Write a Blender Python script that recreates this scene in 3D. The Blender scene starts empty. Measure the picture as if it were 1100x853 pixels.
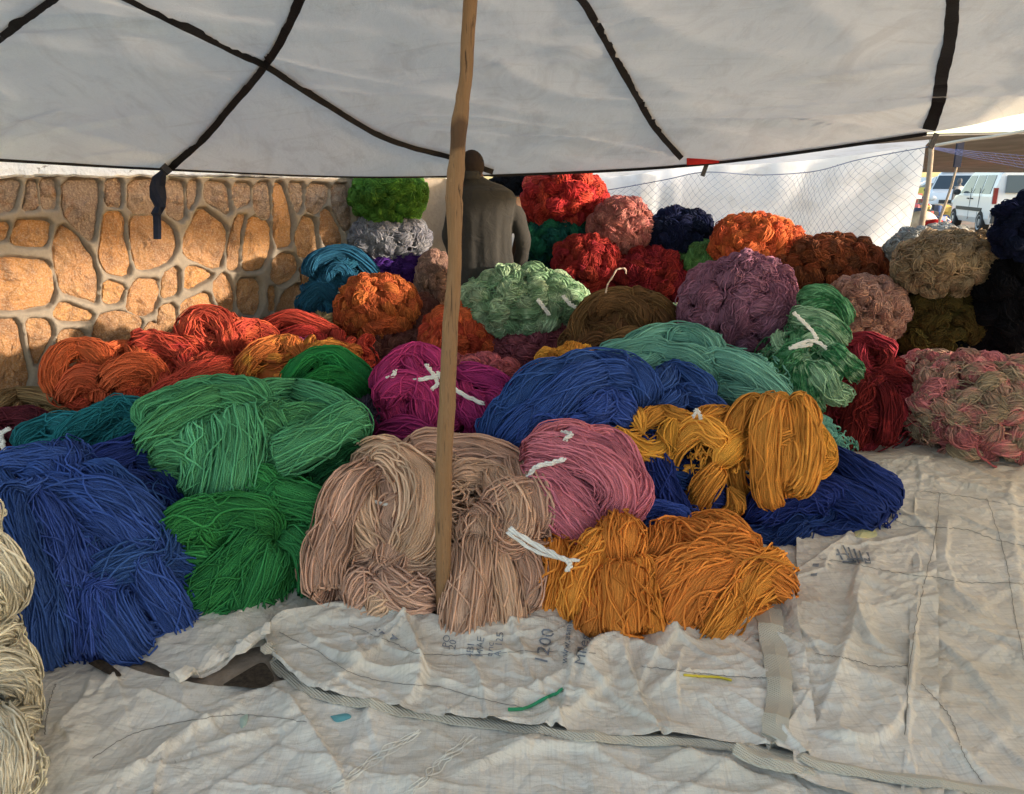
import bpy, bmesh, math, random
import numpy as np
from mathutils import Vector, Matrix
from mathutils.bvhtree import BVHTree
random.seed(7); RS = np.random.RandomState(7)
C = bpy.context.scene.collection; SC = bpy.context.scene
PI = math.pi
# ------------------------------------------------------------------ camera
FPX = 820.0; TILT = math.radians(15.7); CAMZ = 1.6
cam = bpy.data.cameras.new('camera'); camo = bpy.data.objects.new('camera', cam); C.objects.link(camo)
camo.location = (0, 0, CAMZ); camo.rotation_euler = (PI/2 - TILT, 0, 0)
cam.sensor_width = 36; cam.lens = 36*FPX/1100; cam.clip_start = .05; cam.clip_end = 2000
SC.camera = camo
# ------------------------------------------------------------------ world, sun, exposure
SUN_AZ = math.radians(109); SUN_EL = math.radians(9.5)
w = bpy.data.worlds.new('World'); SC.world = w; w.use_nodes = True
nt = w.node_tree; bg = nt.nodes['Background']
sky = nt.nodes.new('ShaderNodeTexSky'); sky.sky_type = 'NISHITA'; sky.sun_disc = False
sky.sun_elevation = SUN_EL; sky.sun_rotation = SUN_AZ; sky.air_density = 1; sky.dust_density = 2.5; sky.altitude = 800; sky.ozone_density = .2
nt.links.new(sky.outputs[0], bg.inputs[0]); bg.inputs[1].default_value = 0.15
sl = bpy.data.lights.new('sun', 'SUN'); sl.energy = 2.0; sl.angle = math.radians(2.2); sl.color = (1, .87, .72)
so = bpy.data.objects.new('sun', sl); C.objects.link(so)
SD = Vector((math.sin(SUN_AZ)*math.cos(SUN_EL), math.cos(SUN_AZ)*math.cos(SUN_EL), math.sin(SUN_EL)))
so.rotation_euler = (-SD).to_track_quat('-Z', 'Y').to_euler()
SC.view_settings.view_transform = 'Standard'; SC.view_settings.look = 'None'
SC.view_settings.exposure = 1.92; SC.view_settings.gamma = 1

# ------------------------------------------------------------------ pixel helpers (photo pixels 1100 x 853)
CT, ST = math.cos(TILT), math.sin(TILT)
CAMP = Vector((0, 0, CAMZ))
def ray(px, py):
    u = (px-550)/FPX; v = -(py-426.5)/FPX
    return Vector((u, CT + v*ST, -ST + v*CT))
def at(px, py, Y):
    d = ray(px, py); return CAMP + d*(Y/d.y)
def gr(px, py, z=0.0):
    d = ray(px, py); return CAMP + d*((z-CAMZ)/d.z)
# ------------------------------------------------------------------ small tools
def tag(o, label=None, cat=None, group=None, kind=None):
    if label: o['label'] = label
    if cat: o['category'] = cat
    if group: o['group'] = group
    if kind: o['kind'] = kind
    return o
def thing(name, loc, label, cat, group=None):
    o = bpy.data.objects.new(name, None); C.objects.link(o); o.location = loc; o.empty_display_size = .1
    return tag(o, label, cat, group)
def A2(a):
    a = np.asarray(a, np.float32); return a if a.ndim == 2 else np.stack([a, np.zeros_like(a)], 1)
def np_mesh(name, V, F4=None, F3=None, attr=None, smooth=True):
    me = bpy.data.meshes.new(name); V = np.asarray(V, np.float32)
    me.vertices.add(len(V)); me.vertices.foreach_set('co', V.ravel())
    loops = []; starts = []; n0 = 0
    for F, k in ((F4, 4), (F3, 3)):
        if F is not None and len(F):
            F = np.asarray(F, np.int32); loops.append(F.ravel()); starts.append(n0 + np.arange(len(F))*k); n0 += len(F)*k
    L = np.concatenate(loops).astype(np.int32); S = np.concatenate(starts).astype(np.int32)
    me.loops.add(len(L)); me.loops.foreach_set('vertex_index', L)
    me.polygons.add(len(S)); me.polygons.foreach_set('loop_start', S)
    me.update(calc_edges=True)
    if smooth: me.polygons.foreach_set('use_smooth', np.ones(len(S), bool))
    if attr is not None:
        attr = A2(attr)
        for nm_, ci in (('sv', 0), ('cu', 1)):
            a = me.attributes.new(nm_, 'FLOAT', 'POINT'); a.data.foreach_set('value', np.ascontiguousarray(attr[:, ci], np.float32))
    me.validate(); return me
class MB:
    """collects shapes, build() links them as one mesh object"""
    def __init__(s): s.v = []; s.f = []
    def add(s, vs, fs):
        n = len(s.v); s.v += [tuple(v) for v in vs]; s.f += [tuple(i+n for i in f) for f in fs]
    def box(s, c, d, rot=None, bev=0):
        x, y, z = d[0]/2, d[1]/2, d[2]/2
        vs = [Vector((a*x, b*y, e*z)) for a in (-1, 1) for b in (-1, 1) for e in (-1, 1)]
        if rot: vs = [rot @ v for v in vs]
        s.add([Vector(c)+v for v in vs], [(0,1,3,2),(4,6,7,5),(0,4,5,1),(2,3,7,6),(0,2,6,4),(1,5,7,3)])
    def tube(s, pts, r, k=8, cap=True):
        pts = [Vector(p) for p in pts]; n = len(pts); rr = r if hasattr(r, '__len__') else [r]*n
        vs = []; up = Vector((.13, .2, 1)).normalized()
        for i, p in enumerate(pts):
            t = (pts[min(i+1, n-1)]-pts[max(i-1, 0)]).normalized()
            a = t.cross(up)
            if a.length < .05: a = t.cross(Vector((1, 0, 0)))
            a.normalize(); b = a.cross(t)
            for j in range(k):
                th = 2*PI*j/k; vs.append(p + (a*math.cos(th)+b*math.sin(th))*rr[i])
        fs = [(i*k+j, i*k+(j+1)%k, (i+1)*k+(j+1)%k, (i+1)*k+j) for i in range(n-1) for j in range(k)]
        if cap: fs += [tuple(range(k-1, -1, -1)), tuple(range((n-1)*k, n*k))]
        s.add(vs, fs)
    def ellip(s, c, r, nu=16, nv=10, rot=None):
        vs = []; c = Vector(c)
        for i in range(nv+1):
            ph = PI*i/nv
            for j in range(nu):
                th = 2*PI*j/nu; v = Vector((r[0]*math.sin(ph)*math.cos(th), r[1]*math.sin(ph)*math.sin(th), r[2]*math.cos(ph)))
                vs.append(c + (rot @ v if rot else v))
        s.add(vs, [(i*nu+j, (i+1)*nu+j, (i+1)*nu+(j+1)%nu, i*nu+(j+1)%nu) for i in range(nv) for j in range(nu)])
    def rings(s, rings, cap=True):
        k = len(rings[0]); vs = [p for r in rings for p in r]; n = len(rings)
        fs = [(i*k+j, i*k+(j+1)%k, (i+1)*k+(j+1)%k, (i+1)*k+j) for i in range(n-1) for j in range(k)]
        if cap: fs += [tuple(range(k-1, -1, -1)), tuple(range((n-1)*k, n*k))]
        s.add(vs, fs)
    def prism(s, poly, ax, lo, hi):
        """poly of 2D points extruded along axis ax ('x','y','z')"""
        def mk(p, t): return {'x': (t, p[0], p[1]), 'y': (p[0], t, p[1]), 'z': (p[0], p[1], t)}[ax]
        n = len(poly); s.add([mk(p, lo) for p in poly]+[mk(p, hi) for p in poly],
              [tuple(range(n)), tuple(range(2*n-1, n-1, -1))]+[(i, i+n, (i+1) % n+n, (i+1) % n) for i in range(n)])
    def build(s, name, mat, parent=None, smooth=False, loc=None):
        me = bpy.data.meshes.new(name)
        off = Vector(loc) if loc is not None else (parent_world(parent) if parent else Vector((0, 0, 0)))
        me.from_pydata([tuple(Vector(v)-off) for v in s.v], [], s.f); me.validate()
        bm = bmesh.new(); bm.from_mesh(me); bmesh.ops.recalc_face_normals(bm, faces=bm.faces); bm.to_mesh(me); bm.free()
        if smooth:
            me.polygons.foreach_set('use_smooth', [True]*len(me.polygons))
        me.materials.append(mat)
        return link(name, me, parent, off)
def parent_world(p):
    v = Vector((0, 0, 0))
    while p is not None: v += Vector(p.location); p = p.parent
    return v
def link(name, me, parent=None, off=None):
    o = bpy.data.objects.new(name, me); C.objects.link(o)
    if parent: o.parent = parent
    elif off is not None: o.location = off
    return o
def np_obj(name, V, F4, mat, parent=None, attr=None, F3=None, smooth=True):
    off = parent_world(parent) if parent else Vector((0, 0, 0))
    me = np_mesh(name, np.asarray(V)-np.array(off), F4, F3, attr, smooth); me.materials.append(mat)
    return link(name, me, parent)
def crom(P, n):
    """Catmull-Rom resample, evenly by control parameter"""
    P = np.asarray(P, float); m = len(P)
    if m == 2: return P[0]+(P[1]-P[0])*np.linspace(0, 1, n)[:, None]
    Q = np.vstack([2*P[0]-P[1], P, 2*P[-1]-P[-2]]); t = np.linspace(0, m-1-1e-9, n); i = t.astype(int); f = (t-i)[:, None]
    a, b, c, d = Q[i], Q[i+1], Q[i+2], Q[i+3]
    return .5*(2*b+(c-a)*f+(2*a-5*b+4*c-d)*f**2+(3*b-a-3*c+d)*f**3)
GT = RS.rand(512)*2*PI; GP = RS.permutation(512)
def perlin(x, y, seed=0):
    x = np.asarray(x, float); y = np.asarray(y, float)
    xi = np.floor(x).astype(int); yi = np.floor(y).astype(int); xf = x-xi; yf = y-yi
    def g(i, j, dx, dy):
        a = GT[GP[(i+GP[(j+seed*37) % 512]) % 512]]; return np.cos(a)*dx+np.sin(a)*dy
    u = xf**3*(xf*(xf*6-15)+10); v = yf**3*(yf*(yf*6-15)+10)
    n0 = g(xi, yi, xf, yf)*(1-u)+g(xi+1, yi, xf-1, yf)*u; n1 = g(xi, yi+1, xf, yf-1)*(1-u)+g(xi+1, yi+1, xf-1, yf-1)*u
    return n0*(1-v)+n1*v
def s2l(c):
    return tuple((x/255/12.92 if x/255 <= .04045 else ((x/255+.055)/1.055)**2.4) for x in c)
# ------------------------------------------------------------------ materials
class NM:
    def __init__(s, name):
        s.m = bpy.data.materials.new(name); s.m.use_nodes = True; s.t = s.m.node_tree; s.b = s.t.nodes['Principled BSDF']
        s.b.inputs['Specular IOR Level'].default_value = .25
    def n(s, typ, **k):
        o = s.t.nodes.new('ShaderNode'+typ)
        for a, v in k.items():
            if a.startswith('i_'):
                key = a[2:]; key = int(key) if key.isdigit() else key.replace('_', ' ')
                o.inputs[key].default_value = v
            else: setattr(o, a, v)
        return o
    def l(s, a, b): s.t.links.new(a, b)
    def ramp(s, fac, stops):
        r = s.n('ValToRGB'); e = r.color_ramp.elements
        while len(e) < len(stops): e.new(.5)
        for q, (p, c) in zip(e, stops): q.position = p; q.color = (*c, 1)
        s.l(fac, r.inputs[0]); return r.outputs[0]
    def noise(s, vec, scale, detail=4, rough=.55, dist=0):
        o = s.n('TexNoise', i_Scale=scale, i_Detail=detail, i_Roughness=rough, i_Distortion=dist)
        if vec is not None: s.l(vec, o.inputs['Vector'])
        return o.outputs['Fac']
    def math(s, op, a, b):
        o = s.n('Math', operation=op)
        for i, x in enumerate((a, b)):
            if isinstance(x, (int, float)): o.inputs[i].default_value = x
            else: s.l(x, o.inputs[i])
        return o.outputs[0]
    def mix(s, fac, a, b, mode='MIX'):
        o = s.n('Mix', data_type='RGBA', blend_type=mode)
        for i, x in ((0, fac), (6, a), (7, b)):
            if isinstance(x, (int, float)): o.inputs[i].default_value = x
            elif isinstance(x, tuple): o.inputs[i].default_value = (*x, 1)
            else: s.l(x, o.inputs[i])
        return o.outputs[2]
    def bump(s, h, st=.3, dist=.01, prev=None):
        o = s.n('Bump', i_Strength=st, i_Distance=dist); s.l(h, o.inputs['Height'])
        if prev is not None: s.l(prev, o.inputs['Normal'])
        s.l(o.outputs[0], s.b.inputs['Normal']); return o.outputs[0]
    def col(s, x):
        if isinstance(x, tuple): s.b.inputs['Base Color'].default_value = (*x, 1)
        else: s.l(x, s.b.inputs['Base Color'])
    def obj(s): return s.n('TexCoord').outputs['Object']
    def geo(s): return s.n('NewGeometry').outputs['Position']
def plain(name, c, rough=.7, metal=0, var=.15, scale=9, bump=0):
    k = NM(name); k.b.inputs['Roughness'].default_value = rough; k.b.inputs['Metallic'].default_value = metal
    v = k.obj(); f = k.noise(v, scale)
    k.col(k.ramp(f, [(.3, tuple(x*(1-var) for x in c)), (.7, tuple(min(1, x*(1+var)) for x in c))]))
    if bump: k.bump(k.noise(v, scale*6), bump, .01)
    return k.m
YM = {}
def yarn(name, rgb, rgb2=None, rgb3=None, mix=.5, sheen=.05, boost=1.0):
    """wool dyed in one colour, or mottled with a second and third"""
    if name in YM: return YM[name]
    k = NM('wool_'+name); c = tuple(min(.9, x*boost) for x in s2l(rgb))
    k.b.inputs['Roughness'].default_value = .92; k.b.inputs['Specular IOR Level'].default_value = .12
    k.b.inputs['Sheen Weight'].default_value = sheen; k.b.inputs['Sheen Roughness'].default_value = .5
    k.b.inputs['Sheen Tint'].default_value = (*c, 1)
    pos = k.geo(); base = c
    if rgb2:
        c2 = tuple(min(.9, x*boost) for x in s2l(rgb2))
        f = k.noise(pos, 11, 3); f = k.math('ADD', f, k.math('MULTIPLY', k.math('SUBTRACT', k.n('ObjectInfo').outputs['Random'], .5), .35))
        st = [(.40, c), (.56, c2)]
        if rgb3: st = [(.35, c), (.5, c2), (.66, tuple(min(.9, x*boost) for x in s2l(rgb3)))]
        base = k.ramp(f, st)
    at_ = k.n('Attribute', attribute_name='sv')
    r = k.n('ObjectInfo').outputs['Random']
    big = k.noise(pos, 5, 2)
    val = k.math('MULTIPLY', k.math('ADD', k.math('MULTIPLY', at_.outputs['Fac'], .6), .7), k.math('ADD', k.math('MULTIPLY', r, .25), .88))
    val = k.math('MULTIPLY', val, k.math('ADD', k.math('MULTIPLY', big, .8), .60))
    hs = k.n('HueSaturation')
    if isinstance(base, tuple): hs.inputs['Color'].default_value = (*base, 1)
    else: k.l(base, hs.inputs['Color'])
    hs.inputs['Saturation'].default_value = .93; k.l(val, hs.inputs['Value']); k.l(k.math('ADD', k.math('MULTIPLY', r, .016), .492), hs.inputs['Hue'])
    k.col(hs.outputs[0])
    cu = k.n('Attribute', attribute_name='cu').outputs['Fac']; wv = k.math('ABSOLUTE', k.math('SINE', k.math('MULTIPLY', k.math('ADD', cu, k.math('MULTIPLY', k.noise(pos, 24, 3), 2.2)), PI), 0), 0)
    pr = k.bump(k.noise(pos, 300, 3), .8, .006); wv = k.math('MULTIPLY', wv, k.math('GREATER_THAN', cu, 1)); k.bump(wv, .8, .005, pr)
    YM[name] = k.m; return k.m
# ------------------------------------------------------------------ yarn geometry
def tubes(P, r, k=3):
    """P: (K,S,3) strands -> verts, quads"""
    K, S, _ = P.shape
    T = np.empty_like(P); T[:, 1:-1] = P[:, 2:]-P[:, :-2]; T[:, 0] = P[:, 1]-P[:, 0]; T[:, -1] = P[:, -1]-P[:, -2]
    T /= np.linalg.norm(T, axis=2, keepdims=True)+1e-9
    U = np.array([.31, -.52, .79]); A = np.cross(T, U); nA = np.linalg.norm(A, axis=2, keepdims=True); A /= nA+1e-6; B = np.cross(T, A)
    th = np.arange(k)*2*PI/k
    rr = r if np.ndim(r) else np.full((K, S), r)
    V = P[:, :, None, :]+rr[:, :, None, None]*(A[:, :, None, :]*np.cos(th)[None, None, :, None]+B[:, :, None, :]*np.sin(th)[None, None, :, None])
    idx = np.arange(K*S*k).reshape(K, S, k); nx = np.roll(idx, -1, axis=2)
    F = np.stack([idx[:, :-1], idx[:, 1:], nx[:, 1:], nx[:, :-1]], axis=-1).reshape(-1, 4)
    return V.reshape(-1, 3), F
def wob(K, S, f0, f1, amp):
    """smooth random wiggle, (K,S)"""
    t = np.linspace(0, 1, S)[None, :]; o = np.zeros((K, S))
    for _ in range(3):
        f = RS.uniform(f0, f1, (K, 1)); p = RS.uniform(0, 2*PI, (K, 1)); a = RS.uniform(.3, 1, (K, 1)); o += a*np.sin(2*PI*f*t+p)
    return o*amp/1.2
def hank_geo(Cn, N, wd, th, r, n, twist=0., mess=1., full=False, end=.16, pinch=None, dip=1.0, zmin=.008, endmin=.22):
    """bundle of n strands along spine Cn with normals N; wd, th half width and thickness per point"""
    S = len(Cn); T = np.gradient(Cn, axis=0); T /= np.linalg.norm(T, axis=1, keepdims=True)+1e-9
    B = np.cross(T, N); B /= np.linalg.norm(B, axis=1, keepdims=True)+1e-9; N = np.cross(B, T)
    t = np.linspace(0, 1, S)
    e = np.minimum(1, np.minimum(t, 1-t)/end); e = endmin+(1-endmin)*np.sqrt(1-(1-e)**2)
    if pinch is not None: e = e*(1-.55*np.exp(-((t-pinch)/.07)**2))
    wd = np.ones(S)*wd*e; th = np.ones(S)*th*e
    base = Cn-N*(th.max()*dip*(1-e))[:, None]
    if full: a0 = RS.uniform(0, 2*PI, n)
    else:
        tw2 = twist*2*PI; lo, hi = -.12*PI-max(0, tw2), 1.12*PI-min(0, tw2); n = int(n*(hi-lo)/(1.24*PI)); a0 = RS.uniform(lo, hi, n)
    n0 = n
    ang = a0[:, None]+twist*2*PI*t[None, :]+wob(n, S, .5, 1.6, .13*mess)+wob(n, S, 2, 4.5, .05*mess)
    q0 = 2*r/max(float(np.mean(wd)), 1e-4); fh = S/7.
    ang = ang+wob(n, S, fh*.3, fh, .42*q0*mess)
    rho = np.where(RS.rand(n, 1) < .35, RS.uniform(.80, .93, (n, 1)), RS.uniform(.93, 1.08, (n, 1)))+wob(n, S, 1, 4, .05*mess)+wob(n, S, fh*.3, fh, .26*q0*mess)
    if not full: ang = np.clip(ang, -.2*PI, 1.2*PI)
    ang = ang+RS.uniform(-.9, .9, (n, 1))*(1-e)[None]**2
    wi = RS.rand(n, 1) < .22; ang = ang+wi*wob(n, S, .8, 3.4, .45); rho = rho+wi*(.05+np.abs(wob(n, S, .8, 3, .10)))
    # shift along the bundle so that the strands do not line up
    sh = RS.uniform(-.02, .02, (n, 1))
    P = base[None]+B[None]*(wd[None]*rho*np.cos(ang))[:, :, None]+N[None]*(th[None]*rho*np.sin(ang))[:, :, None]+T[None]*(sh*np.ones((1, S)))[:, :, None]*.5
    P[:, :, 2] = np.maximum(P[:, :, 2], zmin)
    rr = r*RS.uniform(.8, 1.15, (n, 1))*np.ones((1, S))
    V, F = tubes(P, rr)
    A = np.repeat(RS.uniform(0, 1, n), S*3)
    # core
    kc = 14; cth = np.arange(kc)*2*PI/kc; cs = .90
    Vc = base[:, None]+B[:, None]*(cs*wd[:, None]*np.cos(cth)[None])[:, :, None]+N[:, None]*(cs*th[:, None]*np.sin(cth)[None])[:, :, None]
    Vc = Vc.reshape(-1, 3); Vc[:, 2] = np.maximum(Vc[:, 2], zmin*.6)
    ix = np.arange(S*kc).reshape(S, kc); nx = np.roll(ix, -1, 1)
    Fc = np.stack([ix[:-1], nx[:-1], nx[1:], ix[1:]], -1).reshape(-1, 4)+len(V)
    ncu = PI*(wd.max()+th.max())/(2*r)
    cu = ((cth[None]/(2*PI)+twist*t[:, None]*-1)*ncu+.6*wob(1, S, 1, 4, 1)[0][:, None]).reshape(-1)+50
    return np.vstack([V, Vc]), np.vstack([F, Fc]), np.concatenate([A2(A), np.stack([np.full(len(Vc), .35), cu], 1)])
class Ell:
    def __init__(s, cx, cy, rx, ry, Y, b=None, inflate=1):
        s.c = np.array(at(cx, cy, Y)); dep = s.c[1]*CT-(s.c[2]-CAMZ)*ST; s.k = dep/FPX
        rX = rx*s.k; h = ry*s.k; el = math.atan2(CAMZ-s.c[2], s.c[1])
        b = b if b is not None else max(min(rX, h*1.25), h*.8)
        q = (h*h-(b*math.sin(el))**2)
        while q < (.45*h)**2: b *= .9; q = (h*h-(b*math.sin(el))**2)
        s.r = np.array([rX, b, math.sqrt(q)/math.cos(el)])
    def hit(s, px, py):
        d = np.array(ray(px, py)); o = (np.array(CAMP)-s.c)/s.r; q = d/s.r
        A = q@q; Bq = o@q; Cq = o@o-1; D = Bq*Bq-A*Cq
        if D >= 0: t = (-Bq-math.sqrt(D))/A; miss = 0
        else: t = -Bq/A; miss = math.sqrt(-D/A)
        p = np.array(CAMP)+d*t; l = (p-s.c)/s.r
        if D < 0: p = s.c+(p-s.c)/np.linalg.norm(l)
        return p, t, miss
    def nrm(s, p):
        n = (p-s.c)/s.r**2; return n/np.linalg.norm(n)
def hit_union(Es, px, py):
    best = None
    for e in Es:
        p, t, m = e.hit(px, py); key = (m > 0, m if m > 0 else t)
        if best is None or key < best[0]: best = (key, p, e)
    p, e = best[1], best[2]; n = e.nrm(p); rm = e.r.min(); q = p/rm
    p = p+n*rm*(.36*perlin(q[0]*1.7+q[2]*.9, q[1]*1.7-q[2]*1.3+3, 11)+.16*perlin(q[0]*4.1+q[2]*2, q[1]*3.7-q[2]*3.3+3, 12))
    return p, n, e.k
def spine_on(Es, pts, S, lift, hw):
    XY = crom(pts, S); P = []; N = []; K = []
    for x, y in XY:
        p, n, k = hit_union(Es, x, y); P.append(p); N.append(n); K.append(k)
    P = np.array(P); N = np.array(N)
    for _ in range(4):
        P[1:-1] = .25*P[:-2]+.5*P[1:-1]+.25*P[2:]; N[1:-1] = .25*N[:-2]+.5*N[1:-1]+.25*N[2:]
    N /= np.linalg.norm(N, axis=1, keepdims=True)
    k = np.mean(K); P = P+N*(lift*hw*k)
    P[:, 2] = np.maximum(P[:, 2], .02); return P, N, k
def ell_mesh(e, sc, lump=.05, seed=0, nu=36, nv=20):
    ph = np.linspace(0.02, PI-.02, nv)[:, None]; th = (np.arange(nu)*2*PI/nu)[None, :]
    d = np.stack([np.sin(ph)*np.cos(th), np.sin(ph)*np.sin(th), np.cos(ph)*np.ones_like(th)], -1)
    g = 1+lump*2*perlin(d[..., 0]*3+d[..., 2]*2+seed, d[..., 1]*3-d[..., 2]*2, seed)
    V = e.c+d*e.r*sc*g[..., None]; V = V.reshape(-1, 3); V[:, 2] = np.maximum(V[:, 2], .006)
    ix = np.arange(nu*nv).reshape(nv, nu); nx = np.roll(ix, -1, 1)
    F = np.stack([ix[:-1], ix[1:], nx[1:], nx[:-1]], -1).reshape(-1, 4); return V, F
def surf_strands(e, n, S, length, r, scale=1.0, curl=1.0, lift=.0):
    """wandering loose strands on an ellipsoid"""
    d = RS.normal(0, 1, (n, 3)); d /= np.linalg.norm(d, axis=1, keepdims=True)
    vc = np.array(CAMP)-e.c; vc /= np.linalg.norm(vc)
    bad = (d*e.r)@vc < -.25*e.r.mean(); d[bad] = -d[bad]
    d[:, 2] = np.where(d[:, 2] < -.5, -d[:, 2], d[:, 2])
    t = RS.normal(0, 1, (n, 3)); P = np.empty((n, S, 3)); turn = RS.normal(0, .25, n)*curl
    lf = RS.uniform(0, 1, n)*lift; step = length/S/e.r.mean()
    for i in range(S):
        t -= d*(t*d).sum(1, keepdims=True); t /= np.linalg.norm(t, axis=1, keepdims=True)+1e-9
        P[:, i] = e.c+d*e.r*(scale+lf*math.sin(PI*i/(S-1)))[:, None] if np.ndim(lf) else d
        s = np.cross(d, t); turn = turn*.85+RS.normal(0, .16, n)*curl
        t = t*np.cos(turn)[:, None]+s*np.sin(turn)[:, None]
        d = d+t*step; d /= np.linalg.norm(d, axis=1, keepdims=True)
    P[:, :, 2] = np.maximum(P[:, :, 2], .01)
    V, F = tubes(P, r); return V, F, np.repeat(RS.uniform(0, 1, n), S*3)
def merge(parts):
    Vs, Fs, As = [], [], []; n = 0
    for V, F, A in parts: Vs.append(V); Fs.append(F+n); As.append(A2(A)); n += len(V)
    return np.vstack(Vs), np.vstack(Fs), np.concatenate(As)
TIE = None
def tie_band(name, pts, wpx, mat, parent, k, tail=None):
    """limp plastic or string tie of two or three loosely twisted plies through 3D points"""
    n = max(14, len(pts)*7); P = crom(pts, n); b = MB(); ph = random.uniform(0, 6); plies = 1 if wpx < 1.8 else 3
    for q in range(plies):
        Q = [p+np.array((math.cos(ph+q*2.1+i*.45), .3*math.sin(i*.9+q), math.sin(ph+q*2.1+i*.45)))*wpx*k*(.55 if plies > 1 else .5) for i, p in enumerate(P)]
        b.tube(Q, [wpx*k*(.52 if plies > 1 else .8)*(1+.25*math.sin(i*1.3+q)) for i in range(n)], 5)
    return b.build(name, mat, parent, smooth=True)
def heap(name, label, cat, mat, ells, hanks=(), auto=0, flow=0, spread=.6, kern=.90, aw=.19, al=1.05, sp=3.0, fill=120, group=None, mess=1., seed=1, strays=0):
    """a draped heap of skeins: ells (px ellipses with depth), hanks = (pixel polyline, half width px, lift, opts)"""
    RS.seed(seed*13+5); random.seed(seed)
    Es = [Ell(e[0], e[1], e[2]*.90, e[3]*.90, *e[4:]) for e in ells]; e0 = Es[0]
    base = Vector((e0.c[0], e0.c[1], max(0, min(e.c[2]-e.r[2] for e in Es))))
    root = thing(name, base, label, cat, group)
    core = [];
    for i, e in enumerate(Es):
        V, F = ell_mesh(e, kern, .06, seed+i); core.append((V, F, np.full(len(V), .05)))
    V, F, A = merge(core); np_obj('inner_wool', V, F, mat, root, A)
    if fill:
        ps = [surf_strands(e, max(10, int(fill*.35*(e.r[0]/e0.r[0]))), 16, e.r.mean()*1.6, sp*.45*e.k, kern+.07, 1.1, .12) for e in Es]
        V, F, A = merge(ps); o = np_obj('loose_strand', V, F, mat, root, A); o['kind'] = 'stuff'
    L = [(h[0], h[1]*.80, h[2]+.35)+tuple(h[3:]) for h in hanks]
    for i in range(int(auto*2.6)):
        j = i % len(ells); cx, cy, rx, ry = ells[j][:4]
        for _ in range(20):
            q = (random.uniform(-.85, .85), random.uniform(-.85, .8))
            if q[0]**2+q[1]**2 < .8: break
        x, y = cx+q[0]*rx, cy+q[1]*ry
        a = math.radians(flow)+random.gauss(0, spread); m = min(rx, ry); ln = al*m*random.uniform(.7, 1.2)
        bend = random.choice((-1, 1))*random.uniform(.1, 1.0)
        pl = []
        for s in (-1, -.4, .4, 1):
            aa = a+bend*s; xx = x+math.cos(aa)*ln*s*.75; yy = y+math.sin(aa)*ln*s*.75
            ex, ey = (xx-cx)/rx, (yy-cy)/ry; g = math.hypot(ex, ey)
            if g > .98: xx = cx+(xx-cx)/g*.98; yy = cy+(yy-cy)/g*.98
            pl.append((xx, yy))
        if random.random() < .3:   # a skein coiled round on itself
            R_, a0, tn = m*random.uniform(.25, .42), random.uniform(0, 6.3), random.uniform(3.6, 5.4)*random.choice((-1, 1))
            pl = [(x+R_*math.cos(a0+tn*q_), y+R_*.8*math.sin(a0+tn*q_)) for q_ in (0, .2, .4, .6, .8, 1)]
            pl = [(cx+(xx-cx)/max(1, math.hypot((xx-cx)/rx, (yy-cy)/ry)/.98), cy+(yy-cy)/max(1, math.hypot((xx-cx)/rx, (yy-cy)/ry)/.98)) for xx, yy in pl]
        L.insert(0, (pl, m*aw*random.uniform(.8, 1.25), random.uniform(.0, .9), {'pinch': random.uniform(.3, .7)} if random.random() < .22 else {}))
    sp *= .76
    for h in L:
        pl, hw, lift = h[:3]; op = h[3] if len(h) > 3 else {}
        plen = sum(math.dist(pl[i], pl[i+1]) for i in range(len(pl)-1))
        if plen < 4: continue
        S = int(max(15, min(40, plen/5.)))
        P, N, k = spine_on(Es, pl, S, lift, hw)
        thk = op.get('th', .85)*random.uniform(.85, 1.15)
        n = int(max(16, 3.1*hw/(sp*.86)*(1.9 if 'tw' in op else 1.12)))
        V, F, A = hank_geo(P, N, hw*k, hw*k*thk, sp*.5*k, n, twist=op.get('tw', random.uniform(-.08, .08)), mess=op.get('m', mess), full='tw' in op,
                           pinch=op.get('pinch'), end=(.15 if 'em' in op else min(.32, hw*.9/plen)), endmin=.07 if 'em' in op else .12, dip=1.25)
        np_obj('skein', V, F, mat, root, A)
    if strays:
        ps = [surf_strands(e, int(strays*2.2), 22, e.r.mean()*1.7, sp*.47*e.k, 1.14, 3.2, .12) for e in Es]
        V, F, A = merge(ps); o = np_obj('stray_strand', V, F, mat, root, A); o['kind'] = 'stuff'
    return root
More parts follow.
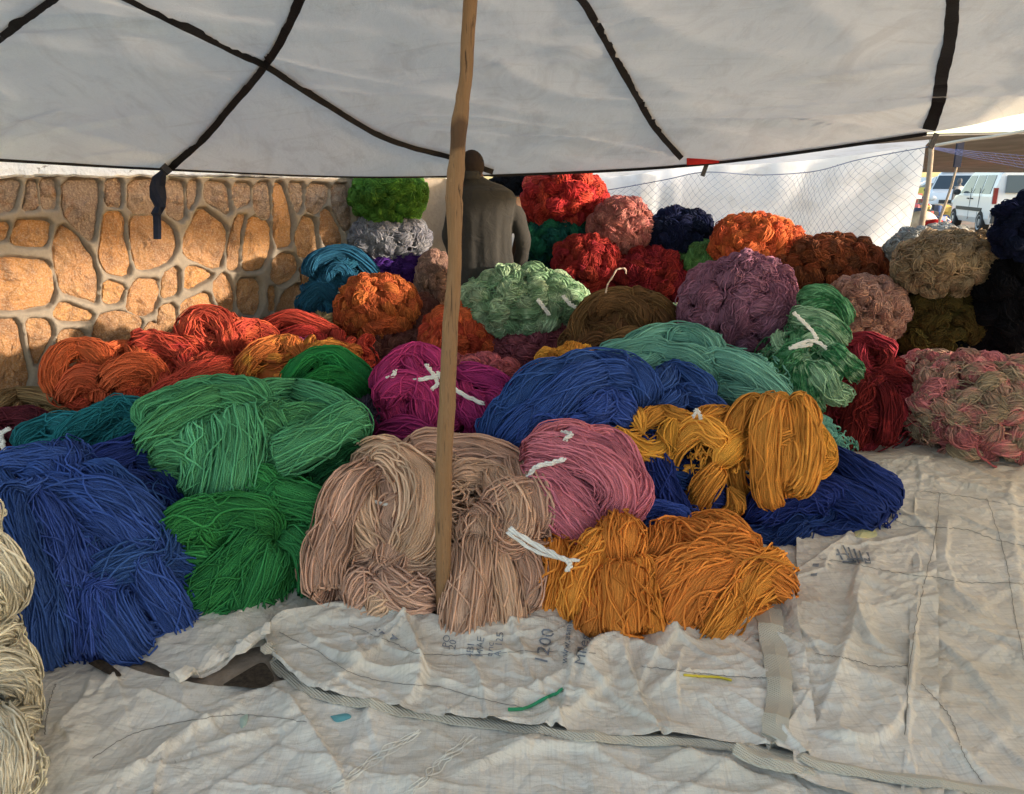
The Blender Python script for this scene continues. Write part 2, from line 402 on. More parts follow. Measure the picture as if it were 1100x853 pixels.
# --- lobes of the tied bales: shared meshes
LOBES = []
def make_lobes():
    RS.seed(3)
    for q in range(7):
        S = 13; u = np.linspace(-1, 1, S); cv = RS.uniform(.1, .7)
        Cn = np.stack([u*.85, cv*(1-u*u)*RS.choice([-1, 1])*.5, .25*(1-u*u)], 1)
        N = np.stack([u*.5, 0*u, np.ones(S)], 1); N /= np.linalg.norm(N, axis=1, keepdims=True)
        V, F, A = hank_geo(Cn, N, .50, .46, .050, 34, twist=RS.uniform(.1, .45)*RS.choice([-1, 1]), mess=1.4, full=True, end=.42, dip=.4, zmin=-9, endmin=.16)
        me = np_mesh('skein_lobe', V, F, attr=A); LOBES.append(me)
make_lobes()
def bale(name, label, cat, mat, ell, ls=13, cover=1.3, hair=30, group=None, seed=1, sp=2.2, core=.86, flow=None):
    """a round bale of many small knotted skeins. ls = half length of a lobe in px"""
    RS.seed(seed*7+3); random.seed(seed)
    e = Ell(*ell); base = Vector((e.c[0], e.c[1], max(0, e.c[2]-e.r[2])))
    root = thing(name, base, label, cat, group)
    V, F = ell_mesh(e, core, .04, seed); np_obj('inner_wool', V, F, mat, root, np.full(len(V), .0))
    L = ls*e.k; area = 4*PI*((e.r[0]*e.r[1])**1.6/3+(e.r[0]*e.r[2])**1.6/3+(e.r[1]*e.r[2])**1.6/3)**(1/1.6)
    n = int(area/(L*L*1.35)*cover); n = min(n, 290)
    vc = np.array(CAMP)-e.c; vc /= np.linalg.norm(vc); ga = PI*(3-math.sqrt(5))
    for i in range(n):
        z = 1-2*(i+.5)/n; rr = math.sqrt(1-z*z); a = ga*i
        d = np.array([rr*math.cos(a), rr*math.sin(a), z])+RS.normal(0, .07, 3); d /= np.linalg.norm(d)
        if (d@vc) < -.4: continue
        p = e.c+d*e.r*random.uniform(.86, .99)
        if p[2] < .02: continue
        nn = Vector(d/e.r).normalized(); t = Vector(RS.normal(0, 1, 3))
        if flow is not None: t = Vector((math.cos(flow), 0, math.sin(flow)))+t*.35
        t = (t-nn*t.dot(nn)).normalized(); bb = nn.cross(t)
        M = Matrix((t, bb, nn)).transposed(); s = L*random.uniform(.75, 1.35)
        o = bpy.data.objects.new('skein', random.choice(LOBES)); C.objects.link(o); o.parent = root
        if not o.data.materials: o.data.materials.append(mat)
        o.material_slots[0].link = 'OBJECT'; o.material_slots[0].material = mat
        o.matrix_local = Matrix.Translation(Vector(p)-base) @ M.to_4x4() @ Matrix.Diagonal((s, s*random.uniform(.85, 1.2), s*random.uniform(.9, 1.2), 1))
    if hair:
        V, F, A = surf_strands(e, hair, 12, e.r.mean()*.9, sp*.36*e.k, 1.0, 2.6, .13)
        o = np_obj('stray_strand', V, F, mat, root, A); o['kind'] = 'stuff'
    return root
# ------------------------------------------------------------------ ground
k = NM('dirt_ground'); p = k.geo()
k.col(k.mix(k.noise(p, 30, 5), k.ramp(k.noise(p, .6, 5), [(.35, (.36, .29, .23)), (.65, (.50, .42, .35))]), (.2, .15, .1), 'MIX'))
k.b.inputs['Roughness'].default_value = .95; k.bump(k.noise(p, 60, 5), .6, .01); M_dirt = k.m
b = MB(); b.box((0, 0, -.3), (1600, 1600, .6)); tag(b.build('ground', M_dirt), kind='structure')

# ------------------------------------------------------------------ stone wall
W0 = at(0, 300, 5.2); W1 = at(400, 300, 7.25); W0.z = W1.z = 0
ES = (W1-W0).normalized(); WN = Vector((ES.y, -ES.x, 0))
def wsz(px, py):
    d = ray(px, py); t = (W0-CAMP).dot(WN)/d.dot(WN); p = CAMP+d*t; return ((p-W0).dot(ES), p.z)
def wpt(s, z, o=0.0): return W0+ES*s+WN*o+Vector((0, 0, z))
WTOP = wsz(200, 190.5)[1]; WLEN = wsz(400, 250)[0]+.9
STONES = [[(-8,195),(19,195),(17,210),(12,226),(-8,228)],[(30,196),(38,196),(40,224),(24,225),(28,212)],[(44,195),(58,194),(59,224),(45,224)],
[(67,194),(104,194),(105,214),(99,260),(82,247),(67,229)],[(113,194),(128,193),(129,222),(113,220)],[(138,194),(172,194),(172,229),(138,228)],
[(138,232),(165,232),(184,243),(189,265),(174,285),(148,290),(142,276)],[(178,195),(196,196),(197,231),(191,237),(177,227)],[(-8,240),(8,240),(4,256),(-8,258)],
[(19,237),(53,238),(50,256),(45,265),(11,262),(15,246)],[(64,241),(81,254),(97,274),(104,297),(104,325),(88,320),(66,313),(58,281),(57,264)],
[(-8,280),(15,277),(47,280),(56,291),(58,311),(53,327),(22,332),(-8,331)],[(112,229),(130,231),(132,255),(139,280),(135,297),(113,293),(105,274),(110,250)],
[(112,301),(133,308),(126,324),(111,325)],[(146,300),(167,300),(170,315),(163,334),(150,338),(135,331),(138,315)],[(174,296),(189,286),(190,315),(173,320)],
[(66,324),(98,337),(94,344),(64,344),(57,337)],[(-8,344),(17,343),(24,380),(31,404),(21,425),(-8,430)],[(28,343),(49,343),(56,356),(47,374),(38,392),(32,371)],
[(64,355),(90,355),(92,384),(90,395),(68,410),(45,412),(44,403),(58,380)],[(109,337),(131,335),(151,344),(146,360),(120,382),(101,382),(99,365),(103,346)],
[(161,345),(171,352),(173,373),(150,373),(151,361)],[(171,330),(186,326),(190,361),(176,367),(169,345)],[(201,196),(211,196),(209,214),(202,226)],
[(220,195),(242,197),(246,232),(218,214)],[(249,198),(267,198),(267,218),(252,223)],[(272,198),(287,197),(290,236),(272,229)],
[(214,222),(243,244),(242,264),(232,289),(197,274),(197,255)],[(253,232),(262,232),(257,253),(255,289),(243,289),(245,262)],
[(268,233),(289,240),(289,270),(279,289),(260,291),(261,262)],[(293,197),(302,197),(312,234),(311,264),(294,265)],[(308,197),(324,198),(323,221),(317,229)],
[(324,232),(336,236),(340,270),(330,277),(319,274),(316,255)],[(351,223),(365,249),(366,270),(358,274),(351,268),(343,253),(343,231)],
[(330,198),(352,200),(350,217),(339,230),(327,225)],[(356,198),(371,199),(377,242),(369,249),(355,221)],[(300,272),(313,274),(319,287),(311,300),(298,306),(290,298),(292,281)],
[(322,285),(337,281),(336,302),(323,309)],[(199,286),(217,289),(227,296),(198,312)],[(240,292),(250,315),(249,334),(238,337),(227,307)],
[(254,301),(277,300),(277,330),(272,337),(261,336),(255,328)],[(287,309),(294,309),(294,332),(288,334)],[(302,315),(319,304),(322,319),(311,341),(296,339)],
[(193,326),(221,313),(230,339),(203,351),(195,352)],[(233,352),(255,343),(267,354),(246,360)],[(275,347),(287,342),(300,352),(300,365),(280,362)],
[(32,419),(57,423),(60,437),(30,440)],[(346,285),(362,281),(366,300),(350,306)],[(372,258),(386,256),(388,280),(374,281)],[(380,198),(398,199),(398,245),(384,245)]]
def chaikin(P, it=1):
    P = np.array(P, float)
    for _ in range(it):
        Q = np.roll(P, -1, 0); P = np.stack([.84*P+.16*Q, .16*P+.84*Q], 1).reshape(-1, 2)
    return P
SP = [chaikin([wsz(*q) for q in s]) for s in STONES]
# the wall runs on to the left beyond the frame and to the right behind the bales: the same kind of masonry
for s0, flip in ((-2.05, 1), (WLEN-.8, 0)):
    for P in [q.copy() for q in SP[:50]]:
        if flip and P[:, 0].max() < 1.9 and P[:, 0].min() > -.02: P[:, 0] = -P[:, 0]-.06; SP.append(P)
SP = [P for P in SP if P[:, 0].min() > -1.95]
def sd_poly(X, Z, P):
    """signed distance to polygon, negative inside"""
    d = np.full(X.shape, 9e9); ins = np.zeros(X.shape, bool)
    for i in range(len(P)):
        a, c = P[i], P[(i+1) % len(P)]; e = c-a; wx, wz = X-a[0], Z-a[1]
        h = np.clip((wx*e[0]+wz*e[1])/(e@e+1e-12), 0, 1); d = np.minimum(d, (wx-e[0]*h)**2+(wz-e[1]*h)**2)
        cnd = ((a[1] > Z) != (c[1] > Z)) & (X < (c[0]-a[0])*(Z-a[1])/(c[1]-a[1]+1e-12)+a[0]); ins ^= cnd
    d = np.sqrt(d); return np.where(ins, -d, d)
ss = np.arange(-2.0, WLEN, .0115); zz = np.arange(-.02, WTOP+.001, .0115); X, Z = np.meshgrid(ss, zz, indexing='ij')
wx = X+.010*perlin(X*9, Z*9, 3)+.006*perlin(X*30, Z*30, 5); SHR = .0165
wz = Z+.010*perlin(X*9+7, Z*9, 4)+.006*perlin(X*30+9, Z*30, 6)
SDm = np.full(X.shape, .5)
for P in SP:
    m = (X > P[:, 0].min()-.12) & (X < P[:, 0].max()+.12) & (Z > P[:, 1].min()-.12) & (Z < P[:, 1].max()+.12)
    if m.any(): SDm[m] = np.minimum(SDm[m], sd_poly(wx[m], wz[m], P))
SDm = SDm-SHR
H = -.02+.075*np.clip((SDm+.012)/.020, 0, 1)
H = np.where(SDm > .055, H-.010*np.clip((SDm-.055)/.04, 0, 1), H)+.010*perlin(X*4, Z*4, 8)+.0035*perlin(X*22, Z*22, 9)
V = np.array(W0)[None, None]+X[..., None]*np.array(ES)+H[..., None]*np.array(WN)+Z[..., None]*np.array((0, 0, 1.))
ix = np.arange(X.size).reshape(X.shape); F = np.stack([ix[:-1, :-1], ix[1:, :-1], ix[1:, 1:], ix[:-1, 1:]], -1).reshape(-1, 4)
k = NM('wall_mortar'); p = k.geo()
k.col(k.mix(k.noise(p, 40, 5), k.ramp(k.noise(p, 2.5, 4), [(.3, (.27, .215, .16)), (.7, (.37, .30, .225))]), (.2, .165, .125)))
k.b.inputs['Roughness'].default_value = .95; k.bump(k.noise(p, 120, 5), .5, .006); M_mort = k.m
k = NM('wall_stone'); p = k.geo(); rr_ = k.n('ObjectInfo').outputs['Random']
c1 = k.ramp(rr_, [(0, (.38, .145, .05)), (.22, (.30, .19, .13)), (.35, (.54, .235, .075)), (.55, (.40, .16, .065)), (.7, (.34, .18, .10)), (.8, (.56, .27, .095)), (1, (.46, .20, .075))])
c2 = k.mix(k.noise(p, 7, 6, .65, .4), c1, (.56, .31, .13)); f = k.noise(p, 6.5, 8, .7, .8)
c3 = k.mix(k.ramp(f, [(.36, (.8, .8, .8)), (.50, (0, 0, 0))]), c2, (.30, .16, .09)); k.col(k.mix(k.ramp(k.noise(p, 90, 3), [(.45, (0,)*3), (.75, (.6,)*3)]), c3, (.66, .5, .36)))
k.b.inputs['Roughness'].default_value = .9; k.bump(k.noise(p, 22, 9, .72, .4), 1.0, .04); M_stone = k.m
M_stone_shade = M_stone.copy(); M_stone_shade.name = 'wall_stone_shade'  # copy for the upper course, canopy shade painted in as greyer, darker stone
for n_ in M_stone_shade.node_tree.nodes:
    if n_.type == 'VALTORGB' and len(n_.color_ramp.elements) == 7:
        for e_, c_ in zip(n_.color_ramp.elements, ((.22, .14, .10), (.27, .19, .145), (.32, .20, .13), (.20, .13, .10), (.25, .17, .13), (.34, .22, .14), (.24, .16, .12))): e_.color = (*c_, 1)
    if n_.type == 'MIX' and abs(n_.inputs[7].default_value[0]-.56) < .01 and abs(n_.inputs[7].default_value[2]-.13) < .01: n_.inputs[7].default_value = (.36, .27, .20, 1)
wall = thing('stone_wall', W0, 'low wall of orange rubble stones in raised grey mortar with a white top', 'wall')
np_obj('mortar', V.reshape(-1, 3), F, M_mort, wall)
b = MB(); q = [wpt(s, z, o) for o in (-.01, -.33) for s in (-2, WLEN) for z in (-.02, WTOP)]
b.add(q, [(0,1,3,2),(4,6,7,5),(0,4,5,1),(2,3,7,6),(0,2,6,4),(1,5,7,3)]); b.build('wall_core', M_mort, wall)
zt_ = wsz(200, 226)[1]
for si, P in enumerate(SP):
    RS.seed(si+50); n = 30
    seg = np.vstack([P, P[:1]]); L = np.concatenate([[0], np.cumsum(np.linalg.norm(np.diff(seg, axis=0), axis=1))])
    u = np.linspace(0, L[-1], n, endpoint=False); R = np.stack([np.interp(u, L, seg[:, 0]), np.interp(u, L, seg[:, 1])], 1); c = R.mean(0)
    R = c+(R-c)*(1+.018/max(.03, np.linalg.norm(R-c, axis=1).mean())); rings = []; FAC = np.stack([RS.uniform(.004, .022, 7), RS.uniform(-.28, .28, 7), RS.uniform(-.28, .28, 7)], 1); sz = min(np.ptp(R[:, 0]), np.ptp(R[:, 1])); tx, tz = RS.uniform(-.10, .10, 2)
    for sc_, o in ((1.03, -.034), (.98, -.010), (.90, .006), (.78, .014), (.6, .018), (.4, .020), (.2, .021), (.03, .021)):
        Q = c+(R-c)*sc_; Q = Q+.012*np.stack([perlin(Q[:, 0]*25+si, Q[:, 1]*25), perlin(Q[:, 0]*25, Q[:, 1]*25+si)], 1)*(sc_ < 1)
        h = o-.004+.034*perlin(Q[:, 0]*7+si*3, Q[:, 1]*7, si)+.030*perlin(Q[:, 0]*17, Q[:, 1]*17+si, si+2)+.012*perlin(Q[:, 0]*45, Q[:, 1]*45+si, si+4)+(Q[:, 0]-c[0])*tx+(Q[:, 1]-c[1])*tz
        if sc_ < .95: h = np.maximum(h+.6*np.maximum(np.min([pl_[0]+pl_[1]*(Q[:, 0]-c[0])+pl_[2]*(Q[:, 1]-c[1]) for pl_ in FAC], axis=0), -.03), .004)
        rings.append([wpt(a, z_, hh) for (a, z_), hh in zip(Q, h)])
    b = MB(); b.rings(rings); b.build('stone', M_stone_shade if c[1] > zt_ else M_stone, wall, smooth=False)
# white coping with a crumbling lower edge
k = NM('coping_plaster'); p = k.geo()
k.col(k.mix(k.ramp(k.noise(p, 14, 6, .7, .5), [(.60, (0,)*3), (.66, (1,)*3)]), (.86, .84, .81), (.35, .3, .25))); k.bump(k.noise(p, 30, 5), .8, .02); M_cop = k.m
sn = np.arange(-2, WLEN, .02); z1 = WTOP+.11
rs = []
for s in sn:
    lo = WTOP-.004+.022*perlin(s*3, .5, 2)+.014*perlin(s*14, .2, 3); f_ = .075+.012*perlin(s*9, 3.3, 4)
    rs.append([wpt(s, lo, -.3), wpt(s, lo, f_-.02), wpt(s, lo+.015, f_), wpt(s, (lo+z1)/2, f_+.004*perlin(s*20, 1, 1)), wpt(s, z1-.012, f_), wpt(s, z1, f_-.02), wpt(s, z1+.004*perlin(s*8, 7, 1), -.3)])
b = MB(); b.rings(rs); b.build('coping', M_cop, wall)

# ------------------------------------------------------------------ canopy overhead
E_ = [(-260, 160, 4.1), (-80, 170, 4.65), (0, 172, 4.8), (170, 181.5, 5.45), (380, 190, 6.5), (540, 187.5, 7.0), (750, 176, 6.6), (1000, 142, 5.4), (1100, 122, 4.9), (1300, 92, 4.2)]
EP = crom([at(*e) for e in E_], 201); NU, NV = 201, 130
FP = np.stack([np.linspace(-4.6, 4.6, NU), np.full(NU, .3), np.full(NU, 2.6)], 1)
MP = np.stack([np.linspace(-4.4, 4.4, NU), 4.1+.15*np.sin(np.linspace(0, 9, NU)), 2.45+.05*np.cos(np.linspace(0, 11, NU))], 1)
t = np.linspace(0, 1, NV)[None, :, None]; Vc = (1-t)**2*EP[:, None]+2*t*(1-t)*(MP*1.0)[:, None]+t*t*FP[:, None]
uu = np.linspace(0, 1, NU)[:, None]; tv = t[0, :, 0][None, :]
edge = np.clip(tv*14, 0, 1); Vc[..., 2] += edge*(.035*perlin(uu*9, tv*5, 3)+.014*perlin(uu*30, tv*10, 4)+.022*(1-np.abs(perlin(uu*7+tv*5, tv*2.2-uu*3, 6))*2)**4)
def creases(X, Y, n, seed, hmax=.020, ls=1.):
    r = np.random.RandomState(seed*3+1); Z_ = np.zeros_like(X); x0, x1, y0, y1 = X.min(), X.max(), Y.min(), Y.max()
    for _ in range(n):
        cx, cy = r.uniform(x0, x1), r.uniform(y0, y1); a = r.uniform(0, PI) if ls == 1 else r.normal(0, .35); L = r.uniform(.10, .45)*ls; w1, w2 = r.uniform(.006, .014)*ls, r.uniform(.025, .09)*ls
        if r.rand() < .5: w1, w2 = w2, w1
        u = (X-cx)*math.cos(a)+(Y-cy)*math.sin(a); v = -(X-cx)*math.sin(a)+(Y-cy)*math.cos(a)+.10*u*u/L*r.choice([-1, 1])
        d = np.where(v > 0, v/w1, -v/w2); Z_ += r.uniform(.3, 1)*hmax*np.clip(1-np.abs(d), 0, 1)**1.3*np.clip(1-(u/L)**2, 0, 1)
    return Z_
Vc[..., 2] += edge*creases(Vc[..., 0], Vc[..., 1], 90, 5, .035, 3.)
Vc[..., 2] += .035*np.sin(uu*PI*5)**2*np.clip(tv*6, 0, 1)*np.exp(-tv*4)
k = NM('canopy_cloth'); p = k.geo(); tr = k.n('BsdfTranslucent'); df = k.n('BsdfDiffuse'); mx = k.n('MixShader', i_0=.33)
mp = k.n('Mapping'); k.l(p, mp.inputs[0]); mp.inputs['Scale'].default_value = (1.2, .5, 1); mp.inputs['Rotation'].default_value = (0, 0, .5)
st = k.ramp(k.noise(mp.outputs[0], 2.6, 9, .68, 1.4), [(.36, (.64, .60, .545)), (.52, (.725, .695, .64)), (.7, (.70, .665, .605))])
ln = k.n('TexWave', wave_type='BANDS', i_Scale=1.1, i_Distortion=9, i_Detail=6, i_Detail_Scale=1.3); k.l(mp.outputs[0], ln.inputs['Vector'])
st = k.mix(k.ramp(k.noise(mp.outputs[0], 5, 8, .75, .3), [(.55, (0,)*3), (.75, (.5,)*3)]), st, (.62, .58, .50))
sp_ = k.ramp(k.noise(p, 17, 6, .75), [(.64, (0,)*3), (.74, (.5,)*3)]); st = k.mix(sp_, st, (.42, .38, .33)); st = k.mix(k.ramp(k.noise(p, 130, 4, .8), [(.35, (.16,)*3), (.6, (0,)*3)]), st, (.40, .37, .32))
mps = k.n('Mapping'); k.l(p, mps.inputs[0]); mps.inputs['Scale'].default_value = (.5, 5, 1); mps.inputs['Rotation'].default_value = (0, 0, -.15)
st = k.mix(k.ramp(k.noise(mps.outputs[0], 2.2, 8, .75, .4), [(.55, (0,)*3), (.72, (.45,)*3)]), st, (.50, .44, .36))
k.l(st, tr.inputs[0]); k.l(st, df.inputs[0]); k.l(df.outputs[0], mx.inputs[1]); k.l(tr.outputs[0], mx.inputs[2])
bp = k.n('Bump', i_Strength=.5, i_Distance=.02); k.l(k.noise(mp.outputs[0], 11, 8, .7, 1.5), bp.inputs['Height']); k.l(bp.outputs[0], df.inputs['Normal'])
k.l(mx.outputs[0], k.t.nodes['Material Output'].inputs[0]); M_can = k.m
ix = np.arange(NU*NV).reshape(NU, NV); F = np.stack([ix[:-1, :-1], ix[:-1, 1:], ix[1:, 1:], ix[1:, :-1]], -1).reshape(-1, 4)
canopy = thing('canopy', Vector(EP[100]), 'large off white canvas canopy crossed by black straps over the whole stall', 'canopy')
np_obj('canvas', Vc.reshape(-1, 3), F, M_can, canopy)
CB = BVHTree.FromPolygons([tuple(v) for v in Vc.reshape(-1, 3)], [tuple(f) for f in F])
M_strap = plain('black_webbing', (.014, .013, .015), .75, bump=.4, scale=20)
M_navy = plain('navy_webbing', (.012, .016, .035), .8, bump=.3, scale=20)
def on_canopy(px, py, drop=.012):
    d = ray(px, py).normalized(); h = CB.ray_cast(CAMP, d)
    if h[0] is None:
        q = at(px, py, 3.9); return q
    return h[0]-d*drop
def strap(pts, wpx, n=40, drop=.012, mat=None, name='strap'):
    P2 = crom(pts, n); P3 = [on_canopy(x, y, drop) for x, y in P2]; b = MB(); rg = []
    for i, p in enumerate(P3):
        t_ = (P3[min(i+1, n-1)]-P3[max(i-1, 0)]).normalized(); v = (p-CAMP).normalized(); s_ = t_.cross(v).normalized(); nn = s_.cross(t_)
        wv = wpx/2*(p.y*CT-(p.z-CAMZ)*ST)/FPX*(1+.05*math.sin(i*.7)+.04*math.sin(i*1.9)); rg.append([p+s_*wv+nn*.004, p-s_*wv+nn*.004, p-s_*wv-nn*.004, p+s_*wv-nn*.004])
    b.rings(rg); return b.build(name, mat or M_strap, canopy)
strap([(327, -12), (308, 30), (285, 68), (250, 110), (215, 150), (176, 184)], 10)
strap([(118, -12), (142, 1), (210, 34), (255, 56), (285, 70), (340, 104), (400, 140), (440, 156), (480, 166), (530, 183)], 9, 56, .016)
strap([(70, -12), (52, 1), (20, 24), (-14, 50)], 10)
strap([(612, -12), (628, 4), (650, 42), (680, 95), (705, 137), (733, 169)], 8.5)
strap([(1024, -12), (1023, 10), (1020, 45), (1012, 80), (1008, 110), (998, 139)], 13)
# bound edge of the canopy
rg = []
for i in range(8, NU-8):
    p = Vector(EP[i]); f_ = i/(NU-1); wz = (.010 if f_ < .55 else .019); rg.append([p+Vector((0, -.012, wz)), p+Vector((0, .012, wz)), p+Vector((0, .012, -wz)), p+Vector((0, -.012, -wz))])
    if f_ > .775: rg.pop(); break
b = MB(); b.rings(rg); b.build('edge_binding', M_strap, canopy)
for (x, y, Y, dx) in ((757, 176, 6.55, 0), (1000, 143, 5.38, .02)):
    b = MB(); p = at(x, y, Y); b.box(p+Vector((dx, -.01, -.05)), (.035, .008, .10), Matrix.Rotation(.3, 3, 'Y')); b.build('strap_end', M_strap, canopy)
b = MB(); p = at(755, 172.5, 6.5); b.box(p, (.26, .02, .055), Matrix.Rotation(-.06, 3, 'Y')); b.build('red_patch', plain('red_cloth', (.45, .02, .02), .8), canopy)
# dangling navy tie in front of the wall
b = MB(); rg = []
for (x, y, hw, tw) in ((176, 183, 3, 0), (171, 190, 6, .3), (169, 200, 7, .6), (170, 212, 7.5, .2), (172, 222, 6.5, -.3), (168, 229, 5, .4), (168.5, 232, 3.8, 0), (169, 245, 3.8, .1), (169, 257, 3.8, 0)):
    p = at(x, y, 5.35); s_ = Vector((math.cos(tw), math.sin(tw), 0))*hw*5.9/FPX; nn = Vector((-math.sin(tw), math.cos(tw), 0))*(.012 if hw > 4.5 else .004)
    rg.append([p-s_, p-s_*.3-nn, p+s_*.3-nn*1.5, p+s_, p+s_*.3+nn, p-s_*.3+nn*1.5])
b.rings(rg); b.build('hanging_tie', M_navy, canopy)
# pole
k = NM('pole_wood'); p = k.obj(); mp = k.n('Mapping'); k.l(p, mp.inputs[0]); mp.inputs['Scale'].default_value = (34, 34, 1.6)
f = k.noise(mp.outputs[0], 3, 8, .65, .8)
cc = k.ramp(f, [(.34, (.06, .032, .018)), (.43, (.30, .175, .09)), (.6, (.27, .15, .07)), (.75, (.41, .25, .13))])
kn = k.ramp(k.noise(p, 5, 2), [(.66, (0,)*3), (.72, (.8,)*3)]); k.col(k.mix(kn, cc, (.07, .035, .02)))
k.b.inputs['Roughness'].default_value = .6; k.bump(f, .8, .010); M_pole = k.m
cl = [(508, -62, 15), (505, 0, 16), (502, 45, 15.5), (500.5, 80, 15.5), (497, 105, 17), (495.5, 125, 18), (492, 160, 17), (490, 185, 18), (487, 208, 20), (488, 225, 19), (488.5, 260, 17), (487, 300, 17), (483, 350, 19), (481, 400, 20), (479, 450, 20), (477, 500, 20), (476, 560, 20), (476, 610, 19), (476, 672, 18)]
Pp = [(x, y, hw) for x, y, hw in crom(cl, 90)]; P3 = [at(x, y, 2.50) for x, y, _ in Pp]; rg = []
for i, ((x, y, hw), p) in enumerate(zip(Pp, P3)):
    r = hw/2*2.55/FPX*.90; rg.append([p+Vector((math.cos(a), math.sin(a), 0))*r*(1+.20*perlin(math.cos(a)*1.5+3, i*.14+math.sin(a), 4)+.12*perlin(math.cos(a)*2+9, i*.45+math.sin(a), 5)+.22*np.exp(-((i-26)/2.5)**2)*max(0, math.cos(a-3.4))+.2*np.exp(-((i-34)/2.)**2)*max(0, math.cos(a-3.6))+.15*np.exp(-((i-62)/2.)**2)*max(0, math.cos(a+1))) for a in np.arange(14)*2*PI/14])
bz = P3[-1]
b = MB(); b.rings(rg); o = b.build('wooden_pole', M_pole, smooth=True, loc=Vector((bz.x, bz.y, 0)))
tag(o, 'knotty peeled wooden pole leaning in front of the tan wool heap', 'pole')

# ------------------------------------------------------------------ floor sheets
k = NM('woven_sack_sheet'); p = k.geo()
base = k.ramp(k.noise(p, 1.6, 5, .6, .5), [(.3, (.58, .535, .455)), (.6, (.72, .68, .61)), (.8, (.79, .765, .71))])
mpw = k.n('Mapping'); k.l(p, mpw.inputs[0]); mpw.inputs['Scale'].default_value = (3, 70, 3); mpw.inputs['Rotation'].default_value = (0, 0, .12)
mpv = k.n('Mapping'); k.l(p, mpv.inputs[0]); mpv.inputs['Scale'].default_value = (70, 3, 3); mpv.inputs['Rotation'].default_value = (0, 0, .12)
base = k.mix(k.ramp(k.noise(mpw.outputs[0], 1.5, 4, .7), [(.30, (.45,)*3), (.5, (0,)*3)]), base, (.38, .345, .29))
base = k.mix(k.ramp(k.noise(mpv.outputs[0], 1.5, 4, .7), [(.30, (.35,)*3), (.48, (0,)*3)]), base, (.40, .36, .31))
base = k.mix(k.ramp(k.noise(p, 6, 7, .75, 1.5), [(.58, (0,)*3), (.78, (.5,)*3)]), base, (.38, .31, .22))
crease = k.n('TexVoronoi', feature='DISTANCE_TO_EDGE', i_Scale=4.5); dv = k.n('Mix', data_type='VECTOR', i_0=.16)
nz = k.n('TexNoise', i_Scale=5, i_Detail=4); k.l(p, nz.inputs[0]); k.l(p, dv.inputs[4]); k.l(nz.outputs['Color'], dv.inputs[5]); k.l(dv.outputs[1], crease.inputs[0])
k.col(base); k.b.inputs['Roughness'].default_value = .55
def ridge(vec, sc, dist):
    f_ = k.noise(vec, sc, 3, .5, dist); return k.math('MINIMUM', k.math('ABSOLUTE', k.math('SUBTRACT', f_, .5), 0), .16)
h = k.math('ADD', k.math('MULTIPLY', ridge(p, 2.6, .4), 3.5), k.math('ADD', k.math('MULTIPLY', ridge(p, 7, .5), 2.2), k.math('MULTIPLY', k.noise(p, 40, 5, .6), .35)))
h = k.math('ADD', h, k.math('MULTIPLY', k.noise(mpv.outputs[0], 4, 3), .10)); h = k.math('ADD', h, k.math('MULTIPLY', k.noise(mpw.outputs[0], 4, 3), .10))
k.bump(h, .8, .02); M_sheet = k.m
k2 = NM('ribbed_webbing'); p = k2.geo(); wv = k2.n('TexWave', wave_type='BANDS', bands_direction='DIAGONAL', i_Scale=55, i_Distortion=1.5, i_Detail=2); k2.l(p, wv.inputs[0])
k2.col(k2.mix(k2.noise(p, 5, 6), (.62, .585, .50), (.46, .42, .34))); k2.b.inputs['Roughness'].default_value = .7
k2.bump(k2.math('ADD', wv.outputs['Fac'], k2.noise(p, 25, 5)), .6, .006); M_rib = k2.m
def crumple(x, y, seed, big=1.0):
    a = x+.10*perlin(x*2.3, y*2.3, seed); c = y+.10*perlin(x*2.3+5, y*2.3, seed+1); h = 0
    for f, am in ((1.7, .022*big), (3.9, .015), (8.5, .0075), (17, .0034)):
        r = 1-np.abs(perlin(a*f+seed, c*f*1.15, seed+int(f)))*2.1; h = h+am*np.clip(r, 0, 1)**2.2*(.35+1.2*np.clip(perlin(x*1.3+f, y*1.3, seed+3)+.45, 0, 1))
    return h
SHEETS = []
def foldz(X, Y, folds):
    Z_ = np.zeros_like(X)
    for pts, h, wl, wr in folds:
        Q = crom([gr(*q) for q in pts], 14)[:, :2]; bd = np.full(X.shape, 9e9); sg = np.zeros_like(X); tt = np.zeros_like(X)
        for i in range(13):
            a, e = Q[i], Q[i+1]-Q[i]; wx, wy = X-a[0], Y-a[1]; q = np.clip((wx*e[0]+wy*e[1])/(e@e+1e-12), 0, 1); d = np.hypot(wx-e[0]*q, wy-e[1]*q)
            m = d < bd; bd = np.where(m, d, bd); sg = np.where(m, e[0]*wy-e[1]*wx, sg); tt = np.where(m, (i+q)/13, tt)
        w_ = np.where(sg > 0, wl, wr); Z_ += h*np.clip(1-bd/w_, 0, 1)**1.5*np.sin(PI*np.clip(tt, .03, .97))**.5
    return Z_
